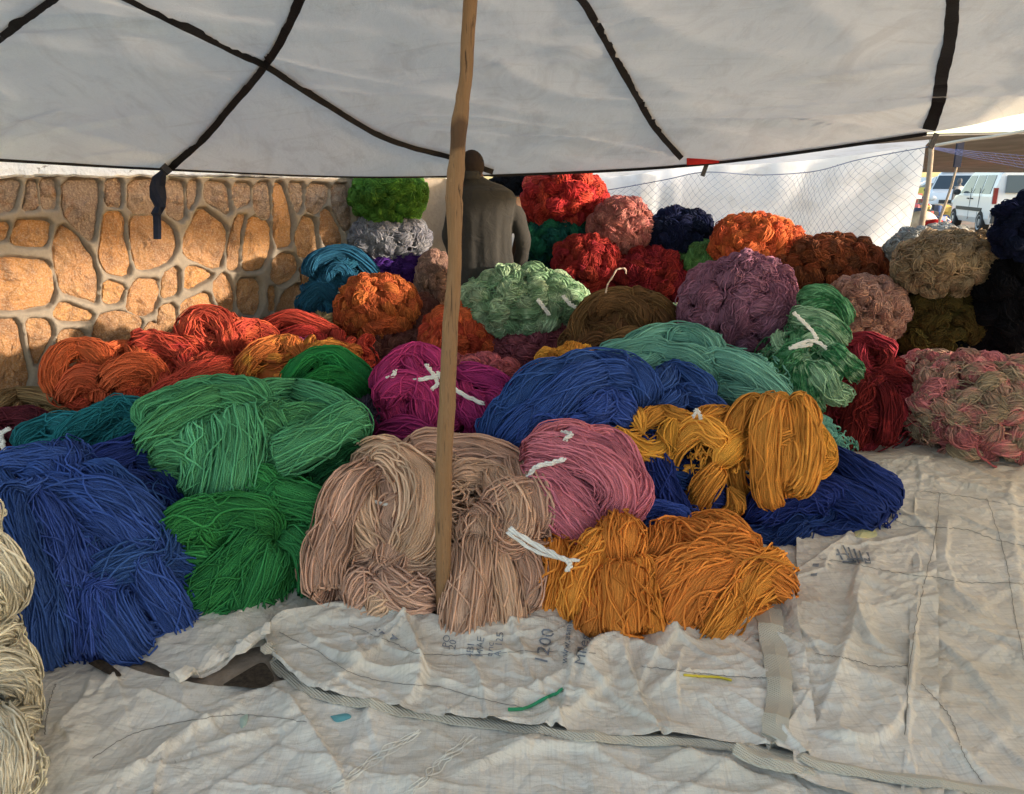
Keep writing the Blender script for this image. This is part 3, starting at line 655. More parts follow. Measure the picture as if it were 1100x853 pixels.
def sheet(name, label, top, bot, nu, nv, z0, amp, seed, ztop=None, zbot=None, big=1., folds=(), group=None, cat='sheet', kind=None, mat=None):
    T = crom([gr(*q) for q in top], nu); Bm = crom([gr(*q) for q in bot], nu); t = np.linspace(0, 1, nv)[None, :, None]
    V = T[:, None]*(1-t)+Bm[:, None]*t; X, Y = V[..., 0].copy(), V[..., 1].copy(); tv = t[0, :, 0][None, :]; uv = np.linspace(0, 1, nu)[:, None]
    V[..., 0] += .010*perlin(X*4, Y*4, seed); V[..., 1] += .012*perlin(X*4+4, Y*4, seed)
    V[..., 2] = z0+amp*(.25+.75*np.clip(tv/.09, 0, 1))*(.75*crumple(X, Y, seed, big)+creases(X, Y, int(40*np.ptp(X)*np.ptp(Y)*.5)+25, seed))
    V[..., 2] += foldz(X, Y, folds)
    if ztop is not None:
        zt = np.interp(uv, np.linspace(0, 1, len(ztop)), ztop); V[..., 2] += zt*np.clip(1-tv/.22, 0, 1)**1.6
    if zbot is not None:
        zt = np.interp(uv, np.linspace(0, 1, len(zbot)), zbot); V[..., 2] += zt*np.exp(-((tv-.95)/.06)**2)
    ix = np.arange(nu*nv).reshape(nu, nv); F = np.stack([ix[:-1, :-1], ix[:-1, 1:], ix[1:, 1:], ix[1:, :-1]], -1).reshape(-1, 4)
    o = np_obj(name, V.reshape(-1, 3), F, mat or M_sheet); tag(o, label, cat, group, kind)
    SHEETS.append(BVHTree.FromPolygons([tuple(v) for v in V.reshape(-1, 3)], [tuple(f) for f in F])); return o
# big ground sheet under all the heaps
sheet('floor_sheet', 'pale ground sheet spread under the green and blue heaps to the back', [(-500, 395), (100, 380), (560, 372), (1000, 378), (1700, 395)],
      [(-420, 742), (40, 722), (88, 708), (125, 702), (165, 722), (200, 738), (240, 722), (285, 700), (420, 700), (560, 700), (760, 700), (900, 700), (1500, 700)], 240, 170, .006, 1.1, 1, zbot=[0, 0, 0, .02, .045, .02, 0, 0, 0, 0])
# right hand sheets
sheet('floor_sheet', 'grey white ground sheet on the right with a grid of stitched seams', [(985, 470), (1060, 470), (1250, 475), (1500, 480)],
      [(965, 880), (1050, 900), (1350, 930), (1700, 960)], 150, 300, .020, .8, 9, ztop=[.0, .0], folds=[([(978, 530), (985, 600), (982, 680), (975, 760), (970, 850)], .035, .03, .12), ([(1020, 560), (1015, 600), (1025, 640)], .02, .02, .08), ([(990, 760), (1030, 820), (1080, 860)], .03, .03, .09), ([(1085, 520), (1090, 600), (1100, 680)], .02, .02, .08)])
sheet('floor_sheet', 'pale crumpled ground sheet between blue heap and vertical seam', [(855, 572), (880, 540), (930, 500), (1000, 478)],
      [(850, 850), (900, 868), (960, 880), (1010, 890)], 110, 280, .034, 1.1, 12, big=1.3, folds=[([(925, 610), (915, 660), (930, 700), (960, 715)], .035, .10, .02), ([(880, 780), (905, 720), (925, 640)], .03, .03, .09), ([(862, 620), (895, 600), (935, 560)], .025, .02, .07), ([(870, 800), (920, 815), (955, 800), (975, 760)], .03, .08, .02)])
sheet('floor_sheet', 'beige crumpled sheet lying nearest the front left', [(-420, 735), (-100, 728), (40, 712), (110, 716), (190, 742), (270, 744), (330, 735), (450, 750), (620, 772), (800, 795), (900, 812), (1100, 840), (1500, 862)],
      [(-900, 1250), (-300, 1250), (0, 1250), (200, 1250), (300, 1250), (400, 1250), (520, 1250), (620, 1250), (800, 1250), (900, 1250), (1100, 1250), (1300, 1250), (1900, 1250)], 420, 170, .016, .85, 21, ztop=[0, 0, 0, .02, .0, .0, 0, 0, 0, 0], big=1.1, folds=[([(300, 750), (340, 800), (370, 853)], .035, .02, .10), ([(130, 853), (200, 800), (260, 770)], .03, .09, .02), ([(60, 800), (90, 760), (100, 730)], .025, .02, .07), ([(700, 830), (740, 822), (820, 845)], .03, .02, .08), ([(480, 850), (560, 815), (640, 812)], .03, .08, .02)])
sheet('floor_sheet', 'middle cream sheet with printed letters tucked against the tan and orange wool', [(286, 690), (300, 680), (345, 672), (400, 668), (440, 674), (500, 690), (560, 680), (640, 672), (700, 684), (735, 684), (780, 656), (822, 634), (850, 668), (858, 690)],
      [(286, 700), (298, 724), (330, 752), (370, 766), (430, 776), (500, 788), (560, 797), (620, 804), (690, 803), (740, 806), (800, 816), (838, 824), (862, 830), (880, 834)], 330, 130, .036, 1.25, 33,
      ztop=[.0, .05, .05, .03, .05, .05, .06, .05, .06, .12, .10, .02], zbot=[.03, .02, .01, .0, .01, .0, .01, .0, .0, .0], big=1.2, folds=[([(430, 680), (448, 712), (452, 745), (440, 765)], .05, .03, .12), ([(330, 690), (370, 725), (430, 740), (500, 752)], .03, .10, .02), ([(560, 762), (600, 745), (640, 712), (645, 690)], .05, .02, .14), ([(690, 700), (640, 715), (620, 760)], .03, .09, .02), ([(730, 690), (780, 665), (822, 640)], .05, .03, .14), ([(700, 760), (740, 740), (800, 735)], .025, .06, .02)])
def on_sheet(px, py, off=.002):
    d = ray(px, py).normalized(); best = None
    for T in SHEETS:
        h = T.ray_cast(CAMP, d)
        if h[0] is not None and (best is None or h[3] < best[3]): best = h
    if best is None: return gr(px, py, .01)
    nn = best[1] if best[1].z > 0 else -best[1]
    return best[0]+nn*off
def ribbon(name, pts, wpx, mat, n=60, off=.006, thick=.006, parent=None, wave=.0, ang=None):
    P2 = crom(pts, n); P3 = [on_sheet(x, y, off) for x, y in P2]
    for _ in range(3):
        P3 = [P3[0]]+[Vector((a.x*.25+b_.x*.5+c_.x*.25, a.y*.25+b_.y*.5+c_.y*.25, max(b_.z, a.z*.25+b_.z*.5+c_.z*.25))) for a, b_, c_ in zip(P3, P3[1:], P3[2:])]+[P3[-1]]
    rg = []
    for i, p in enumerate(P3):
        t_ = (P3[min(i+1, n-1)]-P3[max(i-1, 0)]); t_.z = 0; t_.normalize(); s_ = Vector((t_.y, -t_.x, 0)); wv = wpx/2*p.y*1.06/FPX*(1+wave*math.sin(i*.8)+wave*.6*math.sin(i*1.9))
        if ang: wv *= 1
        up = Vector((0, 0, thick)); bz_ = .010*perlin(i*.23, 1.5, 7)
        rg.append([p-s_*wv, p-s_*wv+up, p+up*2+Vector((0, 0, bz_)), p+s_*wv+up, p+s_*wv, p+Vector((0, 0, bz_))])
    b = MB(); b.rings(rg); return b.build(name, mat, parent, smooth=False)
RS.seed(2)
o = ribbon('webbing_band', [(289, 694), (299, 715), (316, 731), (347, 749), (400, 759), (450, 769), (520, 779), (580, 787), (640, 795), (700, 797), (760, 800), (820, 810), (880, 824), (960, 838), (1060, 852), (1130, 862)], 17, M_rib, 110, .004, .006, wave=.12)
tag(o, 'long ribbed white webbing band sewn along the front edge of the middle sheet', 'webbing')
o = ribbon('webbing_band', [(821, 640), (826, 665), (832, 700), (838, 740), (834, 775), (829, 806)], 29, M_rib, 50, .006, .006, wave=.05)
tag(o, 'wide ribbed webbing band running up to the peak of the middle sheet', 'webbing')
o = ribbon('webbing_band', [(793, 812), (812, 822), (840, 830), (862, 836), (868, 842)], 20, M_rib, 26, .02, .01, wave=.05)
tag(o, 'short loose loop of webbing at the foot of the vertical band', 'webbing')
o = ribbon('webbing_band', [(190, 738), (215, 724), (245, 708), (272, 692), (292, 684)], 20, M_sheet, 30, .03, .012, wave=.1)
tag(o, 'rolled up edge of the floor sheet beside the dark gap of bare soil', 'sheet')
# bare soil showing through the gap
M_soil = plain('dark_soil', (.055, .040, .028), .95, var=.5, scale=60, bump=1)
def patch(name, poly, off, mat, label, cat):
    P = [on_sheet(x, y, off) for x, y in crom(poly+[poly[0]], 28)[:-1]]
    if name == 'soil_patch': P = [gr(x, y, .048) for x, y in crom(poly+[poly[0]], 28)[:-1]]
    c = sum(P, Vector())/len(P); c.z = max(p.z for p in P)
    b = MB(); n = len(P); b.add(P+[c]+[p-Vector((0, 0, .004)) for p in P], [(i, (i+1) % n, n) for i in range(n)]+[(i, n+1+i, n+1+(i+1) % n, (i+1) % n) for i in range(n)])
    o = b.build(name, mat)
    return tag(o, label, cat)
tag(patch('soil_patch', [(240, 735), (258, 724), (280, 712), (289, 718), (294, 730), (278, 738)], .012, M_soil, None, None), kind='structure')
tag(patch('soil_patch', [(95, 712), (110, 709), (130, 724), (118, 724)], .012, M_soil, None, None), kind='structure')
patch('plastic_scrap', [(355, 770), (372, 767), (377, 771), (362, 776)], .003, plain('teal_plastic', (.12, .33, .36), .5), 'small teal plastic scrap beside the webbing edge', 'scrap')
patch('plastic_scrap', [(258, 772), (266, 768), (265, 778), (259, 782)], .003, plain('clear_green_plastic', (.45, .55, .46), .3), 'tiny pale green plastic scrap lying on the front sheet', 'scrap')
patch('plastic_scrap', [(918, 566), (932, 562), (942, 576), (920, 577)], .004, plain('pale_yellow', (.62, .60, .33), .6), 'faded pale yellow scrap beside the blue wool on the right sheet', 'scrap')
def thread(name, pts, r, mat, label, cat, n=60, off=.002, parent=None, wig=0):
    P2 = crom(pts, n); P = [on_sheet(x+random.uniform(-wig, wig), y+random.uniform(-wig, wig), off) for x, y in P2]
    b = MB(); b.tube(P, r, 4); o = b.build(name, mat, parent); 
    return tag(o, label, cat) if not parent else o
M_thr = plain('dark_seam_thread', (.24, .22, .19), .9); M_wt = plain('white_thread', (.74, .71, .63), .8)
seams = [([(300, 680), (340, 700), (375, 722), (415, 733), (470, 738), (520, 752), (560, 760)], 'dark thread curving down the left of the middle sheet'),
 ([(375, 672), (420, 690), (450, 702), (500, 704), (560, 700), (640, 702)], 'dark thread crossing under the printed letters'),
 ([(690, 716), (740, 722), (800, 728), (826, 728)], 'faint thread beside the yellow strand'),
 ([(985, 528), (1010, 530), (1050, 536), (1110, 546)], 'upper cross seam of the right sheet'),
 ([(950, 552), (975, 565), (1010, 567), (1040, 570), (1070, 580), (1120, 592)], 'second cross seam of the right sheet'),
 ([(880, 600), (920, 607), (960, 615), (1000, 620), (1040, 626), (1110, 627)], 'third cross seam of the right sheet'),
 ([(1010, 530), (1004, 580), (992, 630), (982, 680), (976, 730), (972, 790)], 'long dark seam running down the right sheet'),
 ([(1060, 535), (1080, 600), (1090, 660), (1100, 710)], 'dark seam at the right edge of the photo'),
 ([(876, 703), (910, 708), (940, 716), (975, 716)], 'short cross seam left of the long seam'),
 ([(990, 735), (1020, 770), (1035, 810), (1055, 840)], 'dark crease thread low on the right sheet'),
 ([(60, 735), (52, 760), (48, 790)], 'short thread at the left of the front sheet'),
 ([(100, 815), (140, 790), (200, 775), (260, 768), (330, 776)], 'thread wandering over the front sheet')]
for pts, lb in seams: thread('seam_thread', pts, .0011, M_thr, lb, 'thread', wig=.8)
thread('green_strand', [(546, 764), (565, 762), (585, 752), (604, 742)], .006, plain('green_plastic', (.02, .22, .10), .5), 'green plastic strand lying on the middle sheet', 'strand', 24, .006)
thread('yellow_strand', [(734, 725), (750, 727), (768, 728), (786, 732)], .0045, plain('yellow_plastic', (.60, .48, .05), .5), 'yellow plastic strand on the middle sheet', 'strand', 20, .004)
for j, (a, c, lb) in enumerate((((448, 786), (350, 853), 'frayed white thread trailing down from webbing on the left'), ((505, 792), (440, 852), 'frayed white thread trailing down from webbing near the centre'))):
    root = thing('frayed_thread', gr(*a), lb, 'thread')
    for q in range(5):
        pts = [(a[0]+(c[0]-a[0])*t_+random.uniform(-4, 4)+6*math.sin(t_*7+q), a[1]+(c[1]-a[1])*t_+random.uniform(-2, 2)) for t_ in np.linspace(0, 1, 9)]
        o = thread('thread_ply', pts, .0016, M_wt, None, None, 60, .003, root)
# printed lettering, laid on the sheet
M_ink = plain('faded_blue_ink', (.20, .22, .25), .8, var=.4, scale=40)
def text_on(txt, px, py, dx, dy, h, off=.0035, bold=0):
    """lettering starting at pixel (px, py), reading along pixel direction (dx, dy), h px tall"""
    cu = bpy.data.curves.new('t', 'FONT'); cu.body = txt; cu.size = 1; cu.offset = bold; cu.resolution_u = 2
    to = bpy.data.objects.new('t', cu); me = bpy.data.meshes.new_from_object(to); bpy.data.objects.remove(to)
    bm = bmesh.new(); bm.from_mesh(me); bmesh.ops.triangulate(bm, faces=bm.faces); bmesh.ops.subdivide_edges(bm, edges=[e for e in bm.edges if e.calc_length() > .25], cuts=1); 
    l = math.hypot(dx, dy); dx, dy = dx/l, dy/l
    for v in bm.verts:
        x, y = v.co.x*h*1.35, v.co.y*h*1.35; q = on_sheet(px+dx*x+dy*y, py+dy*x-dx*y, off); v.co = q
    bm.to_mesh(me); bm.free(); me.materials.append(M_ink); o = bpy.data.objects.new('printed_text', me); C.objects.link(o); return o
for a in (('1200', 587, 716, .22, -1, 15, 'large faded number 1200 printed on the middle sheet'), ('www.asmed', 609, 714, .12, -1, 8, 'faded web address printed beside the large number'), ('Milegauf', 627, 716, .2, -1, 12, 'faded slanted word printed right of the web address'),
          ('PO', 482, 697, .15, -1, 8, 'faded letters PO printed left on the middle sheet'), ('20', 489, 699, .15, -1, 8, 'faded number 20 printed beside PO'), ('4B1', 508, 707, .1, -1, 8, 'faded code 4B1 on the middle sheet'), ('14AE', 518, 708, .1, -1, 8, 'faded code 14AE on the middle sheet'),
          ('enc', 529, 706, .1, -1, 8, 'faded letters enc on the middle sheet'), ('A 125', 538, 706, .1, -1, 8, 'faded code A 125 on the middle sheet')):
    tag(text_on(*a[:6]), a[6], 'print')
def inkbox(pts, label, off=.003):
    root = None; b = MB()
    for (x0, y0, x1, y1, sk) in pts:
        P = [on_sheet(x+sk*(y-y0), y, off) for x, y in ((x0, y0), (x1, y0), (x1, y1), (x0, y1))]; b.add(P, [(0, 1, 2, 3)])
    tag(b.build('printed_mark', M_ink), label, 'print')
inkbox([(401, 676, 408, 681, 1.2), (411, 681, 421, 687, 1.2)], 'two small faded ink blocks on the left of the middle sheet')
inkbox([(898, 590, 900, 602, .5), (904, 586, 906, 602, .5), (898, 595, 912, 597, 0), (910, 588, 912, 604, .4), (916, 590, 918, 606, .4), (910, 600, 926, 602, 0), (922, 592, 924, 604, .3), (927, 594, 933, 606, .2), (905, 603, 920, 605, 0)], 'faded blue block characters on the right sheet')
inkbox([(873, 606, 880, 619, -.2)], 'small faded blue label print left of the block characters')
# ------------------------------------------------------------------ wool colours
def Y_(n, *c, **k): return yarn(n, *c, **k)
Y_('tan', (216, 172, 142), boost=1.1); Y_('orange', (250, 146, 6)); Y_('mustard', (240, 160, 16)); Y_('royal_blue', (44, 82, 158)); Y_('deep_blue', (28, 56, 124))
Y_('leaf_green', (48, 142, 70)); Y_('dark_green', (22, 84, 48)); Y_('jade', (84, 166, 108)); Y_('pink', (232, 126, 140)); Y_('magenta', (186, 28, 112)); Y_('turquoise', (118, 184, 164)); Y_('teal', (26, 118, 128))
Y_('khaki', (160, 132, 84)); Y_('brown_ochre', (136, 84, 44)); Y_('maroon', (84, 28, 42)); Y_('burnt_orange', (206, 78, 16)); Y_('scarlet', (190, 52, 20)); Y_('brick_red', (176, 38, 24)); Y_('red_orange', (200, 72, 20), (180, 44, 22))
Y_('amber', (216, 140, 24), (196, 96, 20)); Y_('grass', (26, 128, 58)); Y_('grey_purple', (96, 84, 104)); Y_('cream', (250, 236, 204), boost=.95); Y_('apple', (74, 122, 38)); Y_('grey', (150, 150, 158), (128, 128, 138)); Y_('purple', (78, 34, 128))
Y_('taupe', (164, 128, 112)); Y_('steel_teal', (18, 80, 108)); Y_('rust', (186, 88, 20)); Y_('mauve_brown', (124, 76, 66)); Y_('beige', (196, 170, 118)); Y_('black', (22, 22, 26)); Y_('tomato', (186, 32, 20)); Y_('bottle', (22, 108, 84), (20, 84, 80))
Y_('navy', (18, 26, 56)); Y_('dusty', (188, 122, 110), (172, 96, 92)); Y_('dark_red', (158, 24, 20)); Y_('blood', (140, 14, 22)); Y_('moss', (88, 134, 72)); Y_('tangerine', (204, 88, 18)); Y_('chestnut', (150, 76, 28), (110, 56, 30))
Y_('mint', (168, 194, 156), (120, 156, 116)); Y_('rose_mauve', (164, 86, 98), (134, 66, 78)); Y_('bronze', (112, 78, 46)); Y_('lilac', (160, 108, 134), (146, 92, 118)); Y_('blush', (196, 152, 132), (178, 128, 112)); Y_('sand', (176, 148, 112), (150, 126, 98)); Y_('olive', (84, 70, 30))
Y_('garnet', (160, 30, 38), (118, 20, 30)); Y_('ombre_pink', (216, 124, 124), (198, 152, 134), (166, 146, 122)); Y_('ombre_green', (104, 168, 120), (36, 116, 66), (150, 190, 150)); Y_('violet', (196, 70, 170)); Y_('grey_light', (170, 168, 162)); Y_('rose', (196, 96, 102)); Y_('ink', (14, 14, 20))
W = YM
M_tie = plain('white_tie', (.78, .75, .70), .5)
# ------------------------------------------------------------------ front heaps
T = heap('wool_heap', 'large tan wool heap of thick skeins around the foot of the wooden pole', 'wool heap', W['tan'],
 [(462, 588, 122, 98, 3.08, .38), (402, 598, 62, 74, 2.93, .26), (538, 600, 60, 76, 2.93, .26), (420, 655, 66, 38, 2.64, .16), (534, 652, 50, 56, 2.66, .16)], [
 ([(430, 505), (470, 490), (520, 500), (560, 540), (570, 580)], 30, .5), ([(385, 520), (420, 495), (465, 490), (510, 497)], 24, .4),
 ([(395, 535), (420, 515), (450, 530), (455, 570), (430, 600)], 28, .4), ([(372, 640), (366, 600), (378, 560), (400, 530), (428, 522)], 30, .5, {'em': .5}),
 ([(352, 635), (352, 600), (370, 565)], 20, .3), ([(405, 640), (415, 600), (430, 565), (440, 540)], 26, .45, {'em': .5}),
 ([(378, 655), (405, 632), (430, 648), (460, 652)], 25, .55, {'pinch': .35}), ([(400, 660), (430, 640), (462, 620)], 20, .35),
 ([(520, 560), (560, 545), (580, 575), (572, 600), (545, 590)], 26, .4, {'m': 2}), ([(480, 520), (520, 525), (550, 560), (540, 590), (505, 575)], 24, .5, {'m': 2}),
 ([(455, 590), (452, 560), (470, 530)], 24, .35), ([(555, 660), (562, 630), (548, 600), (528, 575), (515, 555)], 26, .6, {'em': .6}),
 ([(585, 640), (580, 610), (560, 585), (535, 562)], 18, .4, {'em': .5}), ([(516, 700), (513, 655), (518, 618), (524, 585), (526, 562)], 30, .75, {'em': .62, 'm': 1.3, 'th': .7}), ([(496, 694), (498, 650), (507, 612), (516, 576)], 16, .6, {'em': .6}), ([(548, 692), (542, 645), (532, 605), (522, 572)], 22, .65, {'em': .6})],
 auto=5, flow=80, sp=3.4, fill=260, mess=1.25, seed=3, strays=40)
k_ = 2.9/FPX
tie_band('tie', [hit_union([Ell(462, 588, 118, 96, 2.98, .38)], x, y)[0] for x, y in ((382, 528), (400, 540), (430, 546), (462, 558))], 2.2, M_tie, T, k_)
tie_band('tie', [at(x, y, z) for x, y, z in ((548, 568, 2.52), (575, 585, 2.46), (600, 598, 2.4), (612, 604, 2.38), (610, 613, 2.37))], 3, M_tie, T, k_)
tie_band('tie', [at(x, y, z) for x, y, z in ((545, 572, 2.52), (575, 592, 2.46), (604, 600, 2.4), (622, 602, 2.38))], 2, M_tie, T, k_)
T = heap('wool_heap', 'bright orange wool heap at the front spilling towards the printed sheet', 'wool heap', W['orange'],
 [(655, 626, 82, 56, 2.72, .24), (758, 628, 76, 50, 2.76, .24), (706, 632, 92, 44, 2.66, .2)], [
 ([(588, 600), (640, 580), (690, 580)], 20, .2), ([(700, 590), (740, 578), (780, 590), (812, 605)], 24, .4), ([(690, 610), (730, 590), (760, 600), (800, 600)], 26, .5),
 ([(590, 665), (600, 640), (605, 615), (600, 595)], 22, .5, {'em': .6}), ([(620, 660), (628, 630), (640, 605), (650, 590)], 24, .5), ([(668, 665), (664, 640), (664, 612), (662, 580)], 30, .9, {'pinch': .62, 'em': .6, 'tw': 0.0, 'th': .8}),
 ([(640, 668), (645, 640), (650, 615)], 22, .7, {'em': .6}), ([(700, 670), (690, 640), (676, 610)], 24, .6, {'em': .5}), ([(735, 680), (760, 655), (800, 630), (838, 612)], 26, .5), ([(700, 640), (740, 620), (790, 620), (835, 640)], 26, .55, {'m': 2}),
 ([(715, 665), (740, 640), (775, 628), (812, 620)], 24, .6, {'m': 1.6}), ([(820, 600), (838, 605), (842, 630), (825, 648)], 17, .5), ([(700, 675), (720, 668), (745, 672), (770, 655)], 18, .4, {'m': 2.5}), ([(605, 672), (640, 668), (680, 676)], 14, .3, {'m': 2})],
 auto=7, flow=-20, spread=.8, sp=3.4, fill=300, mess=1.5, seed=4, strays=26)
tie_band('stray_end', [at(x, y, z) for x, y, z in ((838, 640, 2.62), (848, 646, 2.6), (860, 651, 2.6), (872, 649, 2.62), (879, 650, 2.62))], 1.6, W['orange'], T, k_)
heap('wool_heap', 'huge royal blue wool heap at the left spreading down to the front sheet', 'wool heap', W['royal_blue'],
 [(95, 612, 118, 108, 2.8, .46), (160, 640, 52, 62, 2.66, .28), (40, 580, 80, 90, 2.85, .4)], [
 ([(0, 520), (40, 512), (85, 520), (120, 545)], 26, .4), ([(10, 560), (60, 545), (120, 560), (180, 590)], 30, .4), ([(20, 540), (30, 590), (45, 640), (60, 700)], 30, .5, {'em': .7}),
 ([(45, 550), (65, 600), (80, 650), (95, 705)], 30, .6, {'em': .7}), ([(70, 560), (100, 600), (118, 650), (125, 700)], 28, .55, {'em': .7}), ([(20, 620), (30, 660), (55, 702)], 26, .45, {'em': .6}),
 ([(90, 560), (135, 590), (160, 640), (190, 680)], 26, .5, {'em': .6}), ([(130, 695), (165, 690), (198, 672), (206, 650)], 22, .45), ([(140, 640), (165, 615), (195, 620), (200, 650), (170, 665)], 22, .6, {'m': 2}), ([(120, 575), (160, 570), (195, 590), (203, 620)], 22, .5),
 ([(60, 530), (110, 530), (150, 560)], 24, .45), ([(80, 700), (110, 706), (140, 700)], 18, .3)],
 auto=6, flow=60, sp=2.9, fill=260, mess=1.2, seed=5, strays=20)
heap('wool_heap', 'rumpled dark blue wool heap lying behind the royal blue one at left', 'wool heap', W['deep_blue'],
 [(150, 545, 58, 62, 3.15, .28), (60, 528, 60, 34, 3.25, .25)], [([(100, 520), (130, 508), (160, 490), (185, 500), (200, 530)], 22, .5), ([(150, 500), (175, 520), (190, 560)], 22, .5, {'em': .5}), ([(110, 540), (140, 530), (165, 545), (170, 580)], 22, .4, {'m': 2}), ([(0, 515), (30, 508), (60, 515), (75, 540)], 20, .5)],
 auto=6, flow=10, sp=2.7, fill=120, seed=6, strays=12)
heap('wool_heap', 'leaf green wool heap in front of the jade one', 'wool heap', W['leaf_green'],
 [(278, 590, 92, 82, 3.02, .36), (340, 560, 46, 60, 3.1, .3)], [
 ([(200, 590), (225, 570), (260, 562), (300, 575)], 28, .4), ([(285, 580), (260, 605), (230, 630), (200, 640)], 26, .6, {'em': .5}), ([(290, 585), (275, 620), (255, 650), (225, 665)], 26, .65, {'em': .6}), ([(292, 590), (290, 625), (280, 655)], 22, .6, {'em': .5}),
 ([(260, 565), (300, 545), (340, 555), (345, 590)], 24, .4), ([(300, 575), (320, 600), (322, 640)], 20, .5), ([(330, 640), (350, 600), (352, 560), (335, 540)], 22, .4), ([(210, 620), (198, 600), (205, 575), (225, 560)], 18, .5), ([(240, 540), (270, 530), (300, 540)], 22, .4)],
 auto=6, flow=120, sp=2.8, fill=220, mess=1.1, seed=7, strays=16)
heap('wool_heap', 'dark green wool heap squeezed between the jade heap and the tan one', 'wool heap', W['dark_green'],
 [(364, 524, 64, 50, 3.3, .3), (500, 492, 40, 16, 3.3, .15)], [([(330, 520), (360, 500), (400, 492)], 18, .4), ([(340, 560), (355, 530), (385, 510)], 20, .4)], auto=7, flow=-40, sp=2.7, fill=120, seed=8)
heap('wool_heap', 'broad jade green wool heap of long loose skeins in the left centre', 'wool heap', W['jade'],
 [(265, 482, 112, 60, 3.45, .42), (225, 500, 56, 62, 3.3, .3), (335, 480, 50, 50, 3.4, .3)], [
 ([(160, 470), (195, 445), (240, 432), (290, 445)], 24, .4), ([(165, 490), (200, 465), (245, 452), (290, 462), (310, 480)], 26, .45), ([(270, 440), (320, 432), (360, 450), (375, 480)], 22, .45), ([(280, 500), (320, 490), (350, 470), (372, 462)], 26, .6),
 ([(258, 462), (262, 490), (250, 520), (222, 545)], 30, .7, {'em': .6}), ([(282, 515), (320, 520), (355, 505), (376, 485)], 22, .6), ([(215, 470), (218, 500), (210, 530)], 24, .5, {'em': .5}), ([(175, 500), (195, 490), (215, 500), (205, 520)], 18, .6), ([(300, 470), (330, 455), (355, 462)], 20, .5), ([(285, 520), (262, 540), (235, 560)], 16, .4)],
 auto=6, flow=-25, spread=.35, sp=2.8, fill=200, mess=.85, seed=9, strays=12)
T = heap('wool_heap', 'pink wool heap with white ties between the tan and the blue wool', 'wool heap', W['pink'],
 [(622, 526, 66, 54, 3.14, .28), (598, 550, 44, 34, 3.0, .2), (655, 542, 32, 40, 3.06, .2)], [
 ([(560, 495), (590, 478), (630, 470), (660, 490)], 22, .45), ([(575, 500), (610, 500), (645, 520), (660, 560)], 24, .55), ([(640, 475), (668, 500), (676, 535), (660, 560)], 20, .5), ([(570, 515), (600, 520), (630, 545), (650, 575)], 20, .5), ([(560, 500), (552, 520), (565, 545)], 18, .4),
 ([(575, 520), (590, 545), (610, 565), (640, 575)], 22, .7, {'m': 2}), ([(590, 575), (610, 560), (632, 560), (640, 575)], 16, .7, {'m': 2.5}), ([(640, 560), (670, 555), (698, 548)], 10, .2), ([(600, 485), (640, 490), (665, 520)], 22, .5)],
 auto=5, flow=30, sp=2.7, fill=200, mess=1.4, seed=10, strays=12)
k_ = 3.0/FPX; Eb = [Ell(622, 520, 78, 66, 3.08, .3)]
for pts in (((564, 508), (575, 498), (590, 493), (606, 490)), ((596, 465), (603, 459), (613, 466), (606, 470))): tie_band('tie', [hit_union(Eb, *q)[0]-Vector((0, .03, 0)) for q in pts], 3, M_tie, T, k_)
T = heap('wool_heap', 'mustard wool skeins draped over the blue heap', 'wool heap', W['mustard'],
 [(832, 490, 44, 48, 3.42, .2), (762, 505, 30, 42, 3.34, .14), (684, 470, 50, 20, 3.5, .14), (740, 468, 46, 18, 3.5, .14)], [
 ([(648, 455), (662, 442), (680, 448), (690, 465)], 13, .5), ([(655, 470), (685, 482), (715, 478), (730, 462)], 17, .6), ([(690, 462), (715, 455), (740, 465), (765, 470)], 15, .5), ([(740, 470), (765, 458), (785, 445), (792, 440)], 17, .6, {'em': .6}),
 ([(758, 545), (738, 520), (740, 488), (758, 472), (775, 485)], 18, .8, {'th': .8}), ([(785, 525), (775, 548), (750, 545), (758, 520), (772, 500)], 15, .7, {'m': 1.5}), ([(822, 425), (808, 455), (800, 490), (808, 535)], 17, .8, {'em': .7}), ([(835, 425), (828, 460), (826, 500), (832, 532)], 17, .95, {'em': .7}), ([(845, 430), (857, 460), (856, 500), (845, 522)], 17, .7, {'em': .7}),
 ([(838, 428), (843, 460), (842, 500), (839, 526)], 14, .35, {'em': .7}), ([(850, 432), (874, 460), (880, 490), (864, 506)], 14, .5), ([(798, 444), (820, 424), (848, 430)], 14, .9), ([(835, 436), (804, 450), (785, 470), (770, 500)], 17, .6, {'em': .7}), ([(800, 500), (820, 480), (850, 475)], 14, .5, {'m': 2})],
 auto=1, flow=80, sp=3.1, fill=60, mess=1.2, seed=11, strays=14, kern=.62)
tie_band('tie', [at(x, y, 3.28) for x, y in ((745, 448), (748, 440), (752, 446), (753, 452))], 2.5, M_tie, T, k_)
heap('wool_heap', 'blue wool heap under the mustard skeins reaching the right sheet', 'wool heap', W['deep_blue'],
 [(835, 545, 118, 42, 3.55, .32), (720, 525, 62, 56, 3.5, .3), (905, 540, 50, 34, 3.5, .22)], [
 ([(860, 500), (900, 510), (930, 530), (952, 545)], 22, .5), ([(840, 520), (880, 530), (915, 545), (935, 556)], 22, .5), ([(745, 560), (790, 575), (830, 575), (865, 565)], 18, .5), ([(800, 560), (850, 545), (900, 550)], 24, .5), ([(700, 480), (705, 510), (720, 545), (735, 560)], 24, .4), ([(720, 570), (760, 565), (800, 570)], 16, .5), ([(870, 575), (900, 570), (930, 558)], 14, .4)],
 auto=8, flow=20, sp=2.7, fill=240, mess=1.3, seed=12, strays=18)
